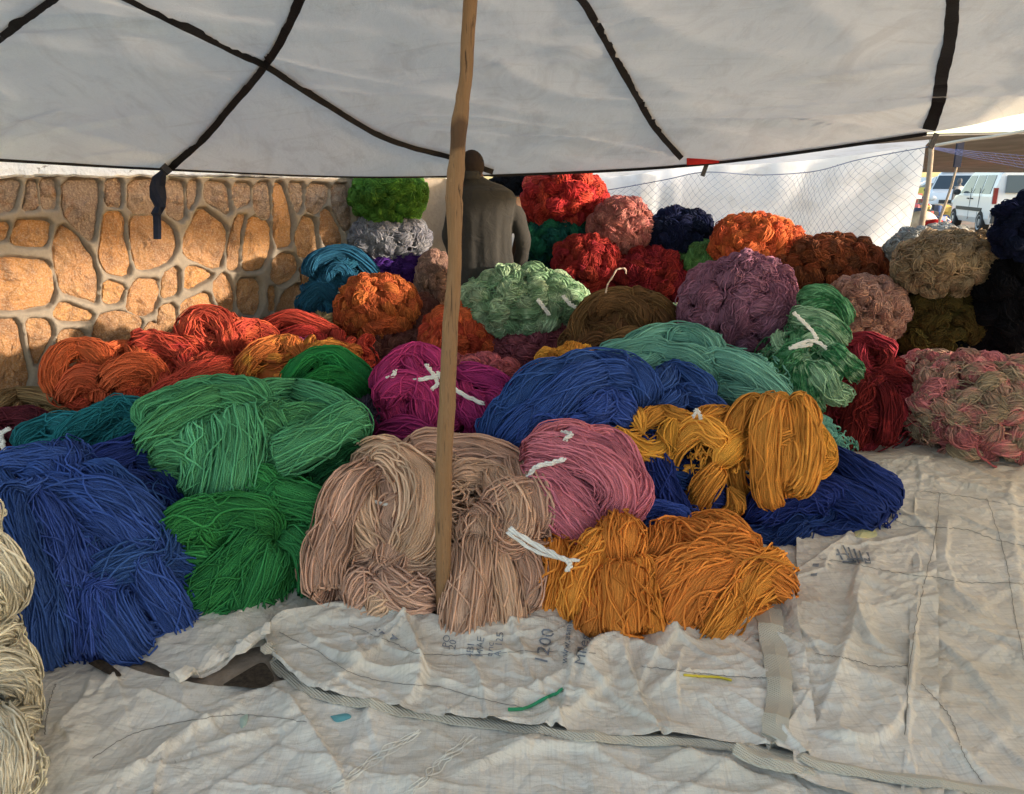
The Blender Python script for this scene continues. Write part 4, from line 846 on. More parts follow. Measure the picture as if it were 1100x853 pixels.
heap('wool_heap', 'small blue knot of wool at the top of the orange front heap', 'wool heap', W['royal_blue'], [(708, 566, 40, 19, 2.98, .14)], [([(672, 570), (700, 555), (740, 565)], 13, .5), ([(690, 578), (715, 570), (745, 575)], 10, .5)], auto=3, sp=2.7, fill=40, seed=13, strays=8)
heap('wool_heap', 'rounded blue wool heap behind the pink one', 'wool heap', W['royal_blue'],
 [(612, 452, 80, 58, 3.8, .34), (580, 475, 48, 40, 3.65, .25), (735, 436, 42, 28, 3.95, .2), (665, 440, 60, 38, 3.75, .22)], [
 ([(540, 480), (555, 450), (590, 420), (640, 402)], 26, .4), ([(545, 492), (570, 470), (600, 440), (640, 420), (685, 420)], 26, .5), ([(600, 400), (640, 395), (680, 415), (690, 440)], 22, .45), ([(560, 485), (590, 470), (640, 460)], 22, .4), ([(620, 455), (650, 440), (680, 450)], 20, .5), ([(700, 425), (730, 412), (762, 430)], 18, .5), ([(705, 440), (735, 430), (770, 445)], 17, .45)],
 auto=7, flow=-35, sp=2.5, fill=260, mess=1.4, seed=14, strays=14)
T = heap('wool_heap', 'magenta wool heap with white ties behind the pole', 'wool heap', W['magenta'],
 [(452, 436, 52, 52, 3.98, .28), (515, 440, 34, 44, 4.0, .22), (550, 428, 22, 16, 4.1, .1)], [
 ([(410, 425), (425, 400), (450, 385), (475, 400)], 17, .5), ([(420, 440), (435, 420), (455, 425), (458, 455)], 18, .6, {'th': .8}), ([(410, 480), (425, 460), (450, 455), (465, 478)], 18, .5), ([(490, 410), (520, 412), (545, 430), (568, 420)], 15, .5), ([(500, 430), (515, 450), (512, 480)], 18, .55), ([(520, 425), (535, 445), (530, 470)], 17, .5), ([(535, 440), (555, 425), (568, 418)], 13, .6), ([(400, 400), (430, 385), (455, 382)], 12, .3)],
 auto=5, flow=70, sp=2.4, fill=160, mess=1.0, seed=15, strays=10)
k_ = 3.9/FPX
for pts in (((416, 405), (425, 412), (450, 408), (468, 404), (478, 400)), ((462, 418), (464, 430), (468, 445), (465, 462)), ((470, 400), (480, 412), (500, 425), (520, 434)), ((458, 392), (464, 400), (470, 412), (462, 420)), ((418, 412), (425, 398))):
    tie_band('tie', [at(x, y, 3.68) for x, y in pts], 2.4, M_tie, T, k_)
heap('wool_heap', 'pale turquoise wool heap between lilac bale and blue wool', 'wool heap', W['turquoise'],
 [(735, 408, 92, 42, 4.35, .36), (800, 420, 46, 44, 4.15, .25), (868, 478, 44, 32, 3.85, .2)], [
 ([(648, 395), (690, 378), (730, 370), (770, 385)], 17, .4), ([(660, 400), (700, 385), (740, 395), (770, 410)], 18, .45), ([(740, 400), (790, 400), (820, 420), (840, 440)], 18, .5), ([(760, 420), (800, 425), (840, 430)], 16, .5), ([(840, 440), (865, 460), (880, 490)], 15, .4), ([(860, 475), (890, 490), (915, 500)], 13, .4), ([(720, 375), (745, 368), (775, 380)], 15, .4)],
 auto=8, flow=25, sp=2.5, fill=180, mess=1.0, seed=16, strays=14)
T = heap('wool_heap', 'teal wool heap of two skeins above the blue heap at left', 'wool heap', W['teal'],
 [(85, 500, 72, 38, 3.95, .3), (135, 485, 42, 34, 3.9, .22)], [([(20, 490), (55, 470), (85, 475), (95, 500)], 21, .5), ([(85, 505), (100, 475), (130, 458), (158, 462)], 23, .6), ([(110, 500), (135, 480), (158, 470)], 20, .4), ([(40, 500), (70, 495), (90, 510)], 18, .4)], auto=5, flow=-25, sp=2.4, fill=120, seed=17, strays=14)
T = heap('wool_heap', 'dark maroon wool heap at the left edge with a white tie', 'wool heap', W['maroon'], [(22, 478, 52, 30, 4.4, .25)], [([(-20, 470), (10, 458), (40, 462), (65, 480)], 15, .5)], auto=5, flow=20, sp=2.2, fill=90, seed=18)
tie_band('tie', [at(x, y, 4.1) for x, y in ((0, 464), (3, 475), (5, 488), (6, 500))], 3.2, M_tie, T, 4.2/FPX); tie_band('tie', [at(x, y, 4.1) for x, y in ((-4, 468), (3, 464), (10, 460))], 2.6, M_tie, T, 4.2/FPX)
heap('wool_heap', 'khaki wool heap at the foot of the stone wall at left', 'wool heap', W['khaki'], [(35, 448, 58, 20, 4.75, .22), (-40, 450, 50, 24, 4.6, .2)], [([(-10, 440), (30, 432), (70, 442), (85, 455)], 12, .5)], auto=7, flow=10, sp=2.1, fill=80, seed=19)
heap('wool_heap', 'brown ochre wool heap between khaki and burnt orange wool', 'wool heap', W['brown_ochre'], [(112, 462, 54, 22, 4.5, .2)], auto=7, flow=-15, sp=2.1, fill=80, seed=20)
heap('wool_heap', 'burnt orange wool heap against the stone wall', 'wool heap', W['burnt_orange'],
 [(112, 414, 54, 36, 4.85, .26), (150, 418, 32, 32, 4.7, .2)], [([(70, 425), (72, 400), (95, 385), (120, 395)], 17, .5), ([(75, 430), (90, 410), (115, 415), (112, 435)], 16, .5), ([(120, 420), (140, 402), (165, 405), (170, 430)], 17, .6), ([(100, 390), (130, 382), (155, 395)], 14, .4)], auto=6, flow=40, sp=2.1, fill=120, mess=1.3, seed=21, strays=10)
heap('wool_heap', 'red orange wool heap along the wall right of the burnt orange one', 'wool heap', W['red_orange'],
 [(185, 392, 52, 34, 5.1, .28), (235, 378, 62, 36, 5.35, .3), (215, 415, 62, 24, 4.75, .2)], [([(145, 380), (170, 372), (195, 385), (205, 400)], 15, .5), ([(195, 365), (220, 352), (245, 358), (250, 380)], 16, .5), ([(150, 440), (185, 420), (225, 405), (265, 395)], 14, .5), ([(170, 430), (210, 415), (250, 405)], 13, .5), ([(245, 365), (270, 360), (290, 372)], 14, .5), ([(215, 400), (245, 390), (275, 398)], 14, .4)], auto=12, flow=-20, sp=2.0, fill=200, mess=1.3, seed=22, strays=12)
heap('wool_heap', 'scarlet wool heap at the back by the wall beside the beige wool', 'wool heap', W['scarlet'], [(325, 362, 42, 24, 5.75, .24), (370, 385, 40, 22, 5.3, .2)], [([(285, 360), (310, 348), (340, 355), (365, 368)], 11, .5), ([(300, 365), (330, 360), (350, 372)], 10, .5)], auto=8, flow=20, sp=1.9, fill=90, seed=23)
heap('wool_heap', 'amber wool heap between red orange wool and the small green heap', 'wool heap', W['amber'], [(300, 402, 44, 28, 4.95, .22), (352, 385, 34, 22, 5.0, .18)], [([(262, 415), (275, 392), (300, 378), (325, 385)], 14, .5), ([(330, 390), (355, 378), (390, 400)], 11, .5)], auto=7, flow=-35, sp=2.1, fill=90, seed=24)
heap('wool_heap', 'little violet pink wool skein lying on the scarlet heap', 'wool heap', W['violet'], [(325, 373, 19, 9, 5.3, .08)], auto=3, sp=1.8, fill=20, seed=25)
heap('wool_heap', 'small grass green wool heap beside the grey purple wool', 'wool heap', W['grass'], [(352, 415, 46, 30, 4.15, .24)], [([(312, 420), (335, 395), (365, 395), (392, 415)], 16, .5), ([(330, 425), (355, 410), (390, 425)], 15, .5)], auto=6, flow=20, sp=2.3, fill=110, mess=1.4, seed=26, strays=10)
heap('wool_heap', 'small grey purple wool heap under the grass green one', 'wool heap', W['grey_purple'], [(392, 460, 30, 32, 3.95, .18)], auto=6, flow=60, sp=2.2, fill=80, mess=1.4, seed=27)
heap('wool_heap', 'cream wool heap of thick skeins at the lower left edge', 'wool heap', W['cream'],
 [(-72, 622, 68, 50, 1.98, .17), (-62, 560, 50, 46, 2.05, .15), (-84, 770, 88, 110, 1.92, .2), (-58, 842, 92, 62, 1.64, .15)], [([(-59, 540), (-39, 535), (-21, 550), (-25, 580)], 16, .5), ([(-69, 600), (-29, 598), (-7, 625), (-11, 660)], 26, .5, {'m': 1.6}), ([(-69, 640), (-34, 635), (-9, 660), (-19, 690)], 22, .5, {'m': 1.6}),
 ([(-69, 700), (-29, 688), (6, 710), (9, 750)], 28, .5, {'m': 1.6}), ([(-69, 730), (-29, 725), (1, 750), (5, 800)], 28, .6, {'m': 1.8}), ([(-59, 780), (-29, 780), (-4, 810), (1, 860)], 26, .5, {'m': 2}), ([(-59, 840), (-34, 810), (-14, 830), (-9, 880)], 24, .5), ([(-59, 840), (-29, 850), (-7, 880)], 24, .4)],
 auto=6, flow=30, sp=4.0, fill=160, mess=1.6, seed=28, strays=10)
heap('wool_heap', 'garnet red wool heap right of the green mottled skeins', 'wool heap', W['garnet'],
 [(920, 445, 56, 44, 4.75, .34), (935, 402, 38, 32, 5.0, .25), (965, 430, 32, 42, 4.9, .2)], [([(905, 385), (930, 375), (960, 385)], 13, .5), ([(885, 470), (890, 440), (905, 420)], 14, .5), ([(915, 475), (920, 445), (930, 420)], 15, .5), ([(945, 475), (950, 445), (945, 420)], 14, .5), ([(930, 410), (955, 405), (970, 420)], 12, .5)], auto=10, flow=80, sp=2.2, fill=150, seed=29, strays=20)
T = heap('wool_heap', 'mottled green and white skeins tied beside the lilac bale', 'wool heap', W['ombre_green'],
 [(858, 395, 44, 42, 4.35, .26), (874, 350, 32, 32, 4.6, .2)], [([(860, 325), (885, 325), (905, 350)], 12, .5), ([(855, 345), (880, 345), (905, 365)], 13, .5), ([(880, 380), (895, 395), (915, 402)], 15, .6), ([(870, 390), (885, 415), (905, 420)], 15, .6), ([(860, 390), (862, 415), (875, 432)], 15, .6), ([(830, 410), (845, 390), (860, 380)], 14, .6), ([(845, 425), (852, 405), (862, 390)], 13, .6)], auto=5, flow=40, sp=2.2, fill=120, seed=30, strays=10)
for pts in (((853, 336), (862, 345), (872, 355), (878, 365)), ((852, 372), (870, 366), (885, 372), (901, 392)), ((848, 374), (860, 372), (872, 370))): tie_band('tie', [at(x, y, 4.08) for x, y in pts], 2, M_tie, T, 4.3/FPX)
T = heap('wool_heap', 'steel teal wool heap bound with a pale string in the wall corner', 'wool heap', W['steel_teal'], [(364, 300, 38, 25, 6.3, .26), (352, 327, 34, 26, 6.25, .26)], [([(335, 300), (345, 284), (375, 280), (400, 300)], 12, .4), ([(330, 335), (340, 318), (370, 312)], 13, .4)], auto=7, flow=10, sp=1.8, fill=120, seed=31)
for dy in (0, 4): tie_band('tie', [at(x, y+dy, 5.98) for x, y in ((338, 314), (350, 312), (362, 313), (374, 315))], 1, M_tie, T, 6/FPX)
# ------------------------------------------------------------------ bales
def bl(lb, m, ell, ls, **k): return bale('wool_bale', lb, 'wool bale', W[m], ell, ls, **k)
bl('apple green wool bale on top of the grey bale beside the wall', 'apple', (418, 212, 38, 27, 7.0), 9, seed=1, hair=90, sp=1.8)
bl('shaggy grey wool bale between the apple green and purple bales', 'grey', (420, 256, 40, 25, 7.02), 8, seed=2, hair=160, sp=1.8)
bl('purple wool bale under the shaggy grey one', 'purple', (425, 292, 40, 24, 7.0), 9, seed=3)
bl('shadowed bottle green wool bale at the bottom of the left stack', 'bottle', (440, 340, 46, 30, 7.05), 10, seed=4)
bl('narrow taupe wool bale standing just left of the pole', 'taupe', (467, 303, 17, 30, 6.75), 7, seed=5, hair=50)
bl('rust orange wool bale in the middle of the left stack front', 'rust', (407, 332, 43, 32, 5.95), 10, seed=6, sp=2)
bl('mauve brown wool bale beneath the rust orange one', 'mauve_brown', (425, 372, 42, 20, 5.85), 9, seed=7)
bl('small beige wool bale tucked against the rust orange bale', 'beige', (357, 352, 25, 14, 6.0), 8, seed=8)
bl('black wool bale behind the man\'s right shoulder', 'black', (552, 212, 26, 26, 7.7), 9, seed=9)
bl('tomato red wool bale on top of the back stack', 'tomato', (605, 212, 42, 28, 7.3), 10, seed=10, hair=60, sp=1.8)
bl('bottle green wool bale under the tomato red one', 'bottle', (597, 260, 39, 24, 7.25), 9, seed=11)
bl('navy wool bale at the bottom of the back stack', 'navy', (592, 300, 42, 26, 7.25), 9, seed=12)
bl('dusty pink wool bale next to the top of the tomato red one', 'dusty', (668, 247, 34, 31, 7.0), 8, seed=13, hair=110, sp=1.8)
bl('dark red wool bale in front of the bottle green bale', 'dark_red', (630, 286, 34, 31, 6.8), 9, seed=14)
bl('navy wool bale against the white netted cloth', 'navy', (727, 256, 39, 28, 7.0), 9, seed=15, hair=60)
bl('blood red wool bale beneath the navy one at the net', 'blood', (697, 303, 48, 32, 6.75), 10, seed=16)
bl('moss green wool bale peeking between navy and tangerine bales', 'moss', (752, 288, 24, 24, 6.7), 8, seed=17)
bl('tangerine wool bale in front of the white cloth', 'tangerine', (812, 262, 45, 27, 6.5), 10, seed=18, hair=60, sp=1.8)
bl('chestnut brown wool bale right of the tangerine one', 'chestnut', (893, 288, 56, 30, 6.25), 11, seed=19, hair=50)
bl('chestnut wool bale in shadow under the tangerine one', 'chestnut', (835, 305, 44, 28, 6.5), 11, seed=20)
T = bl('pale mint wool bale on the rose mauve bale in the centre', 'mint', (563, 329, 66, 36, 5.8), 12, seed=21, hair=90, sp=2, cover=1.3)
for pts in (((578, 322), (584, 330), (590, 338)), ((605, 318), (612, 326), (618, 330))): tie_band('tie', [at(x, y, 5.38) for x, y in pts], 2.2, M_tie, T, 5.5/FPX)
bl('rose mauve wool bale carrying the pale mint one', 'rose_mauve', (590, 378, 72, 34, 5.75), 12, seed=22, hair=70)
bl('orange wool bale half hidden behind the pole', 'burnt_orange', (492, 362, 36, 32, 5.7), 10, seed=23)
bl('rose wool bale low behind the magenta heap', 'rose', (508, 412, 52, 26, 5.0), 11, seed=24, hair=40)
bl('mauve brown wool bale right of the rust orange bale', 'mauve_brown', (455, 355, 24, 34, 6.1), 9, seed=25)
T = heap('wool_bale', 'bronze brown wool bale of coiled skeins with a loop of string', 'wool bale', W['bronze'], [(668, 356, 54, 38, 5.3, .34), (640, 372, 38, 28, 5.25, .26)],
 [([(622, 365), (635, 340), (655, 328), (680, 330)], 13, .6), ([(640, 350), (655, 335), (680, 338), (690, 355)], 13, .7, {'m': 1.8}), ([(690, 330), (712, 345), (718, 370)], 13, .6), ([(675, 325), (700, 330), (718, 350)], 12, .6), ([(620, 385), (640, 370), (665, 365)], 12, .5), ([(650, 375), (675, 360), (700, 368)], 12, .6)], auto=9, flow=60, sp=2.2, fill=150, seed=32, strays=14)
tie_band('string_loop', [at(x, y, 5.05) for x, y in ((650, 315), (655, 302), (662, 291), (670, 288), (673, 294))], 1.1, plain('pale_string', (.62, .46, .36), .8), T, 5/FPX)
heap('wool_heap', 'dark brown wool heap in shadow below the bronze bale', 'wool heap', W['bronze'], [(655, 385, 60, 24, 5.4, .3)], auto=8, sp=2.1, fill=60, seed=33)
bl('lilac wool bale of plaited skeins on top of the turquoise heap', 'lilac', (793, 334, 60, 54, 5.0), 13, seed=26, hair=80, sp=2.1, flow=1.2)
bl('blush beige wool bale between chestnut bale and garnet heap', 'blush', (928, 335, 43, 36, 5.7), 9, seed=27, hair=40)
T = bl('shaggy sand coloured wool bale on top of the olive one', 'sand', (1022, 286, 56, 35, 5.6), 9, seed=28, hair=230, sp=2)
bl('light grey wool bale behind the sand coloured one', 'grey_light', (1004, 268, 46, 22, 6.05), 9, seed=29, hair=90)
bl('dark olive wool bale under the shaggy sand one', 'olive', (1012, 348, 50, 36, 5.6), 12, seed=30)
bl('navy blue wool bale at the far right edge standing on black wool', 'navy', (1108, 244, 32, 34, 5.2), 11, seed=31)
bl('black wool bale at the right edge under the navy one', 'ink', (1108, 325, 52, 56, 5.3), 14, seed=32)
bl('black wool bale in deep shadow behind the pink mottled bale', 'ink', (1050, 395, 70, 36, 5.5), 13, seed=33)
T = bl('large mottled pink and beige wool bale on the right sheet', 'ombre_pink', (1062, 444, 84, 58, 4.5), 15, seed=34, hair=70, sp=2.3)
tie_band('stray_end', [at(x, y, z) for x, y, z in ((1048, 478, 3.98), (1054, 490, 4.0), (1064, 499, 4.05), (1076, 503, 4.1), (1090, 512, 4.02), (1100, 516, 3.98))], 1.7, W['rose'], T, k_)
bl('small mottled pink wool bale left of the large mottled one', 'ombre_pink', (1002, 412, 36, 30, 4.85), 12, seed=35, hair=40)
bl('yellow ochre wool bale peeping behind the blue heap', 'mustard', (612, 392, 30, 16, 4.75), 10, seed=36)
bl('white green wool bale behind the lilac one', 'mint', (722, 352, 24, 20, 5.5), 9, seed=37)
# bales that carry those above; mostly hidden in the stack
bl('dim brown wool bale at the floor under the apple green stack', 'mauve_brown', (430, 385, 48, 26, 7.1), 14, seed=38, hair=0, cover=1.1)
bl('dim red wool bale at the floor under the dusty pink one', 'dark_red', (660, 345, 60, 34, 7.0), 14, seed=39, hair=0, cover=1.1)
bl('dim navy wool bale at the floor below the tangerine bale', 'navy', (800, 350, 70, 34, 6.6), 14, seed=40, hair=0, cover=1.1)
bl('dim chestnut wool bale at the floor behind the blush one', 'chestnut', (895, 348, 60, 34, 6.4), 14, seed=41, hair=0, cover=1.1)
bl('dim brown wool bale at the floor below the olive one', 'bronze', (985, 395, 50, 36, 5.9), 14, seed=42, hair=0, cover=1.1)
# ------------------------------------------------------------------ white cloths and net behind
k = NM('white_back_cloth'); p = k.geo(); tr = k.n('BsdfTranslucent'); df = k.n('BsdfDiffuse'); mx = k.n('MixShader', i_0=.5)
cc = k.ramp(k.noise(p, 3, 8, .7), [(.35, (.70, .68, .66)), (.5, (.83, .82, .82)), (.7, (.86, .86, .87))]); k.l(cc, tr.inputs[0]); k.l(cc, df.inputs[0]); k.l(df.outputs[0], mx.inputs[1]); k.l(tr.outputs[0], mx.inputs[2]); k.l(mx.outputs[0], k.t.nodes['Material Output'].inputs[0]); M_wc = k.m
def cloth(name, corners, Ys, nu, nv, amp, seed, fold, label, mat=None):
    """corners: TL, TR, BR, BL px; hangs as a draped sheet with folds"""
    TL, TR, BR, BL = [np.array(at(*c, y)) for c, y in zip(corners, Ys)]
    u = np.linspace(0, 1, nu)[:, None, None]; v = np.linspace(0, 1, nv)[None, :, None]
    V = (TL*(1-u)+TR*u)*(1-v)+(BL*(1-u)+BR*u)*v
    uu, vv = u[..., 0], v[..., 0]; V[..., 1] += amp*fold(uu, vv)+.02*perlin(uu*6+seed, vv*4, seed); V[..., 2] -= .05*np.sin(PI*uu)*(1-vv)
    ix = np.arange(nu*nv).reshape(nu, nv); F = np.stack([ix[:-1, :-1], ix[:-1, 1:], ix[1:, 1:], ix[1:, :-1]], -1).reshape(-1, 4)
    o = np_obj(name, V.reshape(-1, 3), F, mat or M_wc); return tag(o, label, 'cloth')
cloth('backdrop_cloth', [(735, 178), (992, 156), (970, 330), (725, 360)], [8.0, 7.4, 7.3, 7.9], 80, 50, .10, 2, lambda u, v: np.sin((u*1.6+v*.6)*7)*(.4+v)+.6*np.sin((u*.7-v*.5)*17)*np.exp(-((u-.25)/.25)**2), 'white cloth backdrop stretched behind the diamond net on the right')
cloth('backdrop_cloth', [(560, 192), (742, 178), (742, 350), (560, 360)], [8.35, 8.15, 8.15, 8.35], 60, 40, .04, 4, lambda u, v: np.sin((u+v*.3)*15)+.5*np.sin(u*33), 'bluish white cloth backdrop behind the tomato and pink bales')
cloth('backdrop_cloth', [(360, 189), (520, 187), (500, 360), (400, 360)], [8.2, 8.2, 8.2, 8.2], 90, 50, .13, 5, lambda u, v: np.sin((u*.9-v*.55)*30)*(.3+v)+.5*np.sin((u-v*.7)*55), 'white plastic sheet hanging in diagonal folds left of the man')
cloth('backdrop_cloth', [(560, 170), (1000, 150), (985, 170), (560, 215)], [9.2, 9.2, 8.0, 8.6], 60, 16, .03, 6, lambda u, v: np.sin(u*25+v*3), 'thin white awning strip above the net between the bales and the tent')
M_net = plain('net_cord', (.10, .13, .22), .7); net = thing('diamond_net', at(800, 300, 7.2), 'dark diamond mesh net hung from the canopy edge in front of white cloth', 'net')
top = crom([at(*q) for q in ((600, 212, 7.5), (660, 203, 7.4), (715, 193, 7.2), (757, 185, 6.9), (812, 188, 7.0), (858, 186, 7.0), (885, 182, 6.95), (925, 171, 6.9), (1001, 157, 6.8))], 120)
def tp(u):
    i = np.clip(u, 0, 1)*119; a = int(i); f_ = i-a; return top[a]*(1-f_)+top[min(a+1, 119)]*f_
b = MB(); b.tube([Vector(p) for p in top], .004, 4); b.build('head_rope', M_net, net)
b = MB(); nd = 46; rows = 26
def npnt(i, j):
    u = (i+(j % 2)*.5)/nd; p = tp(u); g = Vector(p); ln_ = g.z-.75; t_ = j/rows
    g.z -= ln_*t_; g.x += -.05*t_*u; g.y += .10*math.sin(PI*t_)+.015*math.sin(i*1.7+j); g.z += .012*math.sin(i*.9+j*.5); return g
for j in range(rows):
    for i in range(nd):
        for di in ((0, 1) if j % 2 else (-1, 0)):
            if 0 <= i+di <= nd:
                a, c = npnt(i, j), npnt(i+di, j+1); s_ = (c-a).normalized().cross(Vector((0, 1, 0)))*(.0015); y_ = Vector((0, (.0015), 0))
                b.add([a+s_, a-s_*.5+y_, a-s_*.5-y_, c+s_, c-s_*.5+y_, c-s_*.5-y_], [(0, 1, 4, 3), (1, 2, 5, 4), (2, 0, 3, 5)])
o = b.build('net_mesh', M_net, net); o['kind'] = 'stuff'
M_stick = plain('grey_stick', (.30, .24, .18), .8, bump=.3)
b = MB(); b.tube([at(1001, 150, 6.8), at(1000, 170, 6.8), at(997, 200, 6.8), at(991, 235, 6.8), at(986, 270, 6.8), Vector((*at(984, 300, 6.8).xy, 0))], [.022, .021, .022, .024, .025, .026], 8); tag(b.build('net_pole', M_stick, smooth=True), 'thin stick holding up the right end of the net', 'pole')
b = MB(); b.tube([at(1028, 178, 8.5), at(1022, 200, 8.5), at(1010, 235, 8.5), Vector((*at(1004, 260, 8.5).xy, 0))], .014, 6); tag(b.build('leaning_stick', M_stick, smooth=True), 'thin dark stick leaning right of the net pole', 'pole')
b = MB(); b.box(at(1030, 165, 8.5), (.07, .03, .28)); tag(b.build('navy_strap', M_navy), 'short navy strap hanging at the top of the leaning stick', 'strap')
b = MB(); b.tube([at(1001, 157, 6.8), at(1040, 150, 6.6), at(1065, 147, 6.5), at(1100, 141, 6.3), at(1180, 128, 6.0)], .013, 6); tag(b.build('guy_rope', plain('cream_rope', (.62, .56, .46), .8), smooth=True), 'cream rope running from the net pole off to the right', 'rope')
b = MB()
for q in range(5):
    b.tube([at(1002, 158+q*.5, 6.8), at(1050, 163+q*2, 7.2), at(1130, 170+q*4, 7.6)], .0014, 3, False)
for q in range(14):
    x_ = 1012+q*8; b.tube([at(x_, 159+q*.7, 7), at(x_+9, 162+q*1.9, 7.1)], .0012, 3, False)
b.build('net_mesh', plain('blue_cord', (.12, .16, .40), .7), net)['kind'] = 'stuff'
# ------------------------------------------------------------------ neighbouring tents and market far off
M_tent = plain('brown_tent_cloth', (.27, .25, .225), .9, var=.2, scale=2)
def roof(name, pts, mat, label, th=.02, legs=(), lm=None, cat='tent'):
    P = [at(*p) if len(p) == 3 else Vector(p) for p in pts]; c = sum(P, Vector())/len(P); c.z = 0; r = thing(name, c, label, cat)
    b = MB(); n = len(P); b.add(P+[p+Vector((0, 0, th)) for p in P], [tuple(range(n)), tuple(range(2*n-1, n-1, -1))]+[(i, i+n, (i+1) % n+n, (i+1) % n) for i in range(n)]); b.build('roof_cloth', mat, r)
    for q in legs:
        b = MB(); b.tube([q, Vector((q.x, q.y, 0))], .03, 6); b.build('tent_pole', lm or M_stick, r)
    return r
roof('market_tent', [(590, 158, 11), (1010, 146, 11), (1230, 141, 11), (1230, 186, 20), (1000, 185, 20), (600, 190, 20)], M_tent, 'wide brown awning of the next stall with its shaded underside showing', .03, [at(600, 160, 11), at(1250, 141, 11)])
M_redt = plain('red_tent_cloth', (.40, .10, .08), .8); M_wht = plain('white_tent_cloth', (.8, .78, .75), .8); M_yel = plain('yellow_tarp', (.70, .50, .10), .8)
roof('market_tent', [(1040, 176, 36), (1130, 172, 36), (1160, 184, 42), (1052, 188, 42)], M_redt, 'distant red awning behind the white vans', .1, [at(1045, 177, 36), at(1130, 172, 36)])
def ridge_tent(label, px, py, Y, wpx, hpx, mat, seed):
    """small A-frame tent standing on the ground"""
    c = at(px, py, Y); c.z = 0; k_ = Y/FPX; w_ = wpx*k_/2; h_ = 1.0+hpx*k_; r = thing('market_tent', c, label, 'tent'); b = MB(); L = w_*1.4
    b.add([c+Vector(v) for v in ((-w_, -L, .7*h_), (0, -L, h_), (w_, -L, .68*h_), (-w_, L, .7*h_), (0, L, h_*1.02), (w_, L, .68*h_), (-w_, -L, .7*h_-.06), (w_, -L, .68*h_-.06), (-w_, L, .7*h_-.06), (w_, L, .68*h_-.06))], [(0, 1, 4, 3), (1, 2, 5, 4), (0, 6, 7, 2, 1), (3, 4, 5, 9, 8), (0, 3, 8, 6), (2, 7, 9, 5)]); b.build('roof_cloth', mat, r)
    for sx in (-1, 1):
        for sy in (-1, 1):
            b = MB(); q = c+Vector((sx*w_*.97, sy*L*.97, .66*h_)); b.tube([q, Vector((q.x, q.y, 0))], .04, 6); b.build('tent_pole', M_stick, r)
for a in (('far white tent left of the vans', 1018, 196, 60, 34, 14, M_wht, 1), ('far pale tent behind the net pole', 990, 196, 70, 30, 12, M_wht, 2), ('far yellow topped stall beside the net pole', 996, 205, 48, 20, 5, M_yel, 3), ('far brown tent between the white ones', 1006, 198, 55, 26, 8, M_tent, 4), ('distant white tent seen above the car bonnet', 1042, 196, 75, 30, 10, M_wht, 5)): ridge_tent(*a)
# goods heaped on the ground
cols = [(.50, .05, .06), (.10, .12, .25), (.65, .62, .60), (.35, .2, .12), (.12, .12, .13), (.6, .35, .1), (.45, .42, .4), (.55, .08, .1), (.2, .25, .4), (.7, .68, .66)]
Mg = [plain('goods_%d' % i if False else 'goods_cloth', c, .8) for i, c in enumerate(cols)]
cn = ['crimson', 'dark blue', 'off white', 'brown', 'black', 'ochre', 'grey', 'deep red', 'slate blue', 'white']
random.seed(11); RS.seed(11)
spots = []
for j, Y in enumerate((22, 24, 27, 30, 34, 38)):
    for q in range(6): spots.append((984+q*9+random.uniform(-3, 3), Y))
spots = [s for s in spots if s[0] < 1016+(s[1] > 33)*20][::2][:10]
for i, (x, Y) in enumerate(spots):
    c = at(x, 240, Y); c.z = 0; r = random.uniform(.16, .34)*Y/26; m = i % 10; b = MB()
    for q in range(3):
        b.ellip(c+Vector((random.uniform(-r, r), random.uniform(-.2, .2), r*.5+q*.1)), (r*random.uniform(.6, 1.1), r*.7, r*random.uniform(.5, .9)), 10, 7)
    tag(b.build('goods_bundle', Mg[m], smooth=True, loc=c), 'distant %s bundle of market goods on the ground left of the vans' % cn[m], 'bundle')
c = at(1003, 248, 17); c.z = 0
b = MB(); b.ellip(c+Vector((0, 0, .42)), (.40, .4, .42), 16, 10); b.ellip(c+Vector((.22, 0, .3)), (.3, .35, .3), 12, 8); tag(b.build('red_sack', plain('red_plastic', (.62, .03, .04), .5), smooth=True, loc=c), 'red sack standing behind the sand coloured bale', 'sack')
b = MB(); b.ellip(c+Vector((-.1, .4, .72)), (.36, .3, .28), 12, 8); tag(b.build('white_sack', M_wht, smooth=True, loc=c), 'white sack leaning behind the red sack', 'sack')
# far people as small standing figures
bm_ = MB(); random.seed(5)
for q in range(170):
    Y = random.choice((20, 23, 27, 32, 38, 45)); x = random.uniform(974, 1016+(Y > 30)*16); c_ = at(x, 240, Y); c_.z = random.uniform(0, .5); r = random.uniform(.10, .28)*Y/26
    if q % 3: bm_.ellip(c_+Vector((0, 0, r*.5)), (r*random.uniform(.7, 1.5), r, r*random.uniform(.4, 1)), 8, 5, Matrix.Rotation(random.uniform(0, 3), 3, 'Z'))
    else: bm_.box(c_+Vector((0, 0, r*.6)), (r*2*random.uniform(.6, 1.6), r*1.5, r*random.uniform(.6, 2)), Matrix.Rotation(random.uniform(0, 3), 3, 'Z'))
k = NM('market_goods'); vo = k.n('TexVoronoi', i_Scale=2.2); k.l(k.geo(), vo.inputs[0]); sp3 = k.n('SeparateColor'); k.l(vo.outputs['Color'], sp3.inputs[0]); rp = k.ramp(sp3.outputs[0], [(0, (.5, .05, .05)), (.15, (.7, .68, .66)), (.3, (.06, .07, .12)), (.45, (.55, .12, .12)), (.55, (.35, .22, .14)), (.7, (.10, .16, .34)), (.85, (.6, .42, .12)), (1, (.75, .72, .7))])
[n_ for n_ in k.t.nodes if n_.type == 'VALTORGB'][0].color_ramp.interpolation = 'CONSTANT'; k.col(rp)
tag(bm_.build('market_goods', k.m), 'far clutter of mixed market goods on the ground beside the vans', 'goods', kind='stuff')
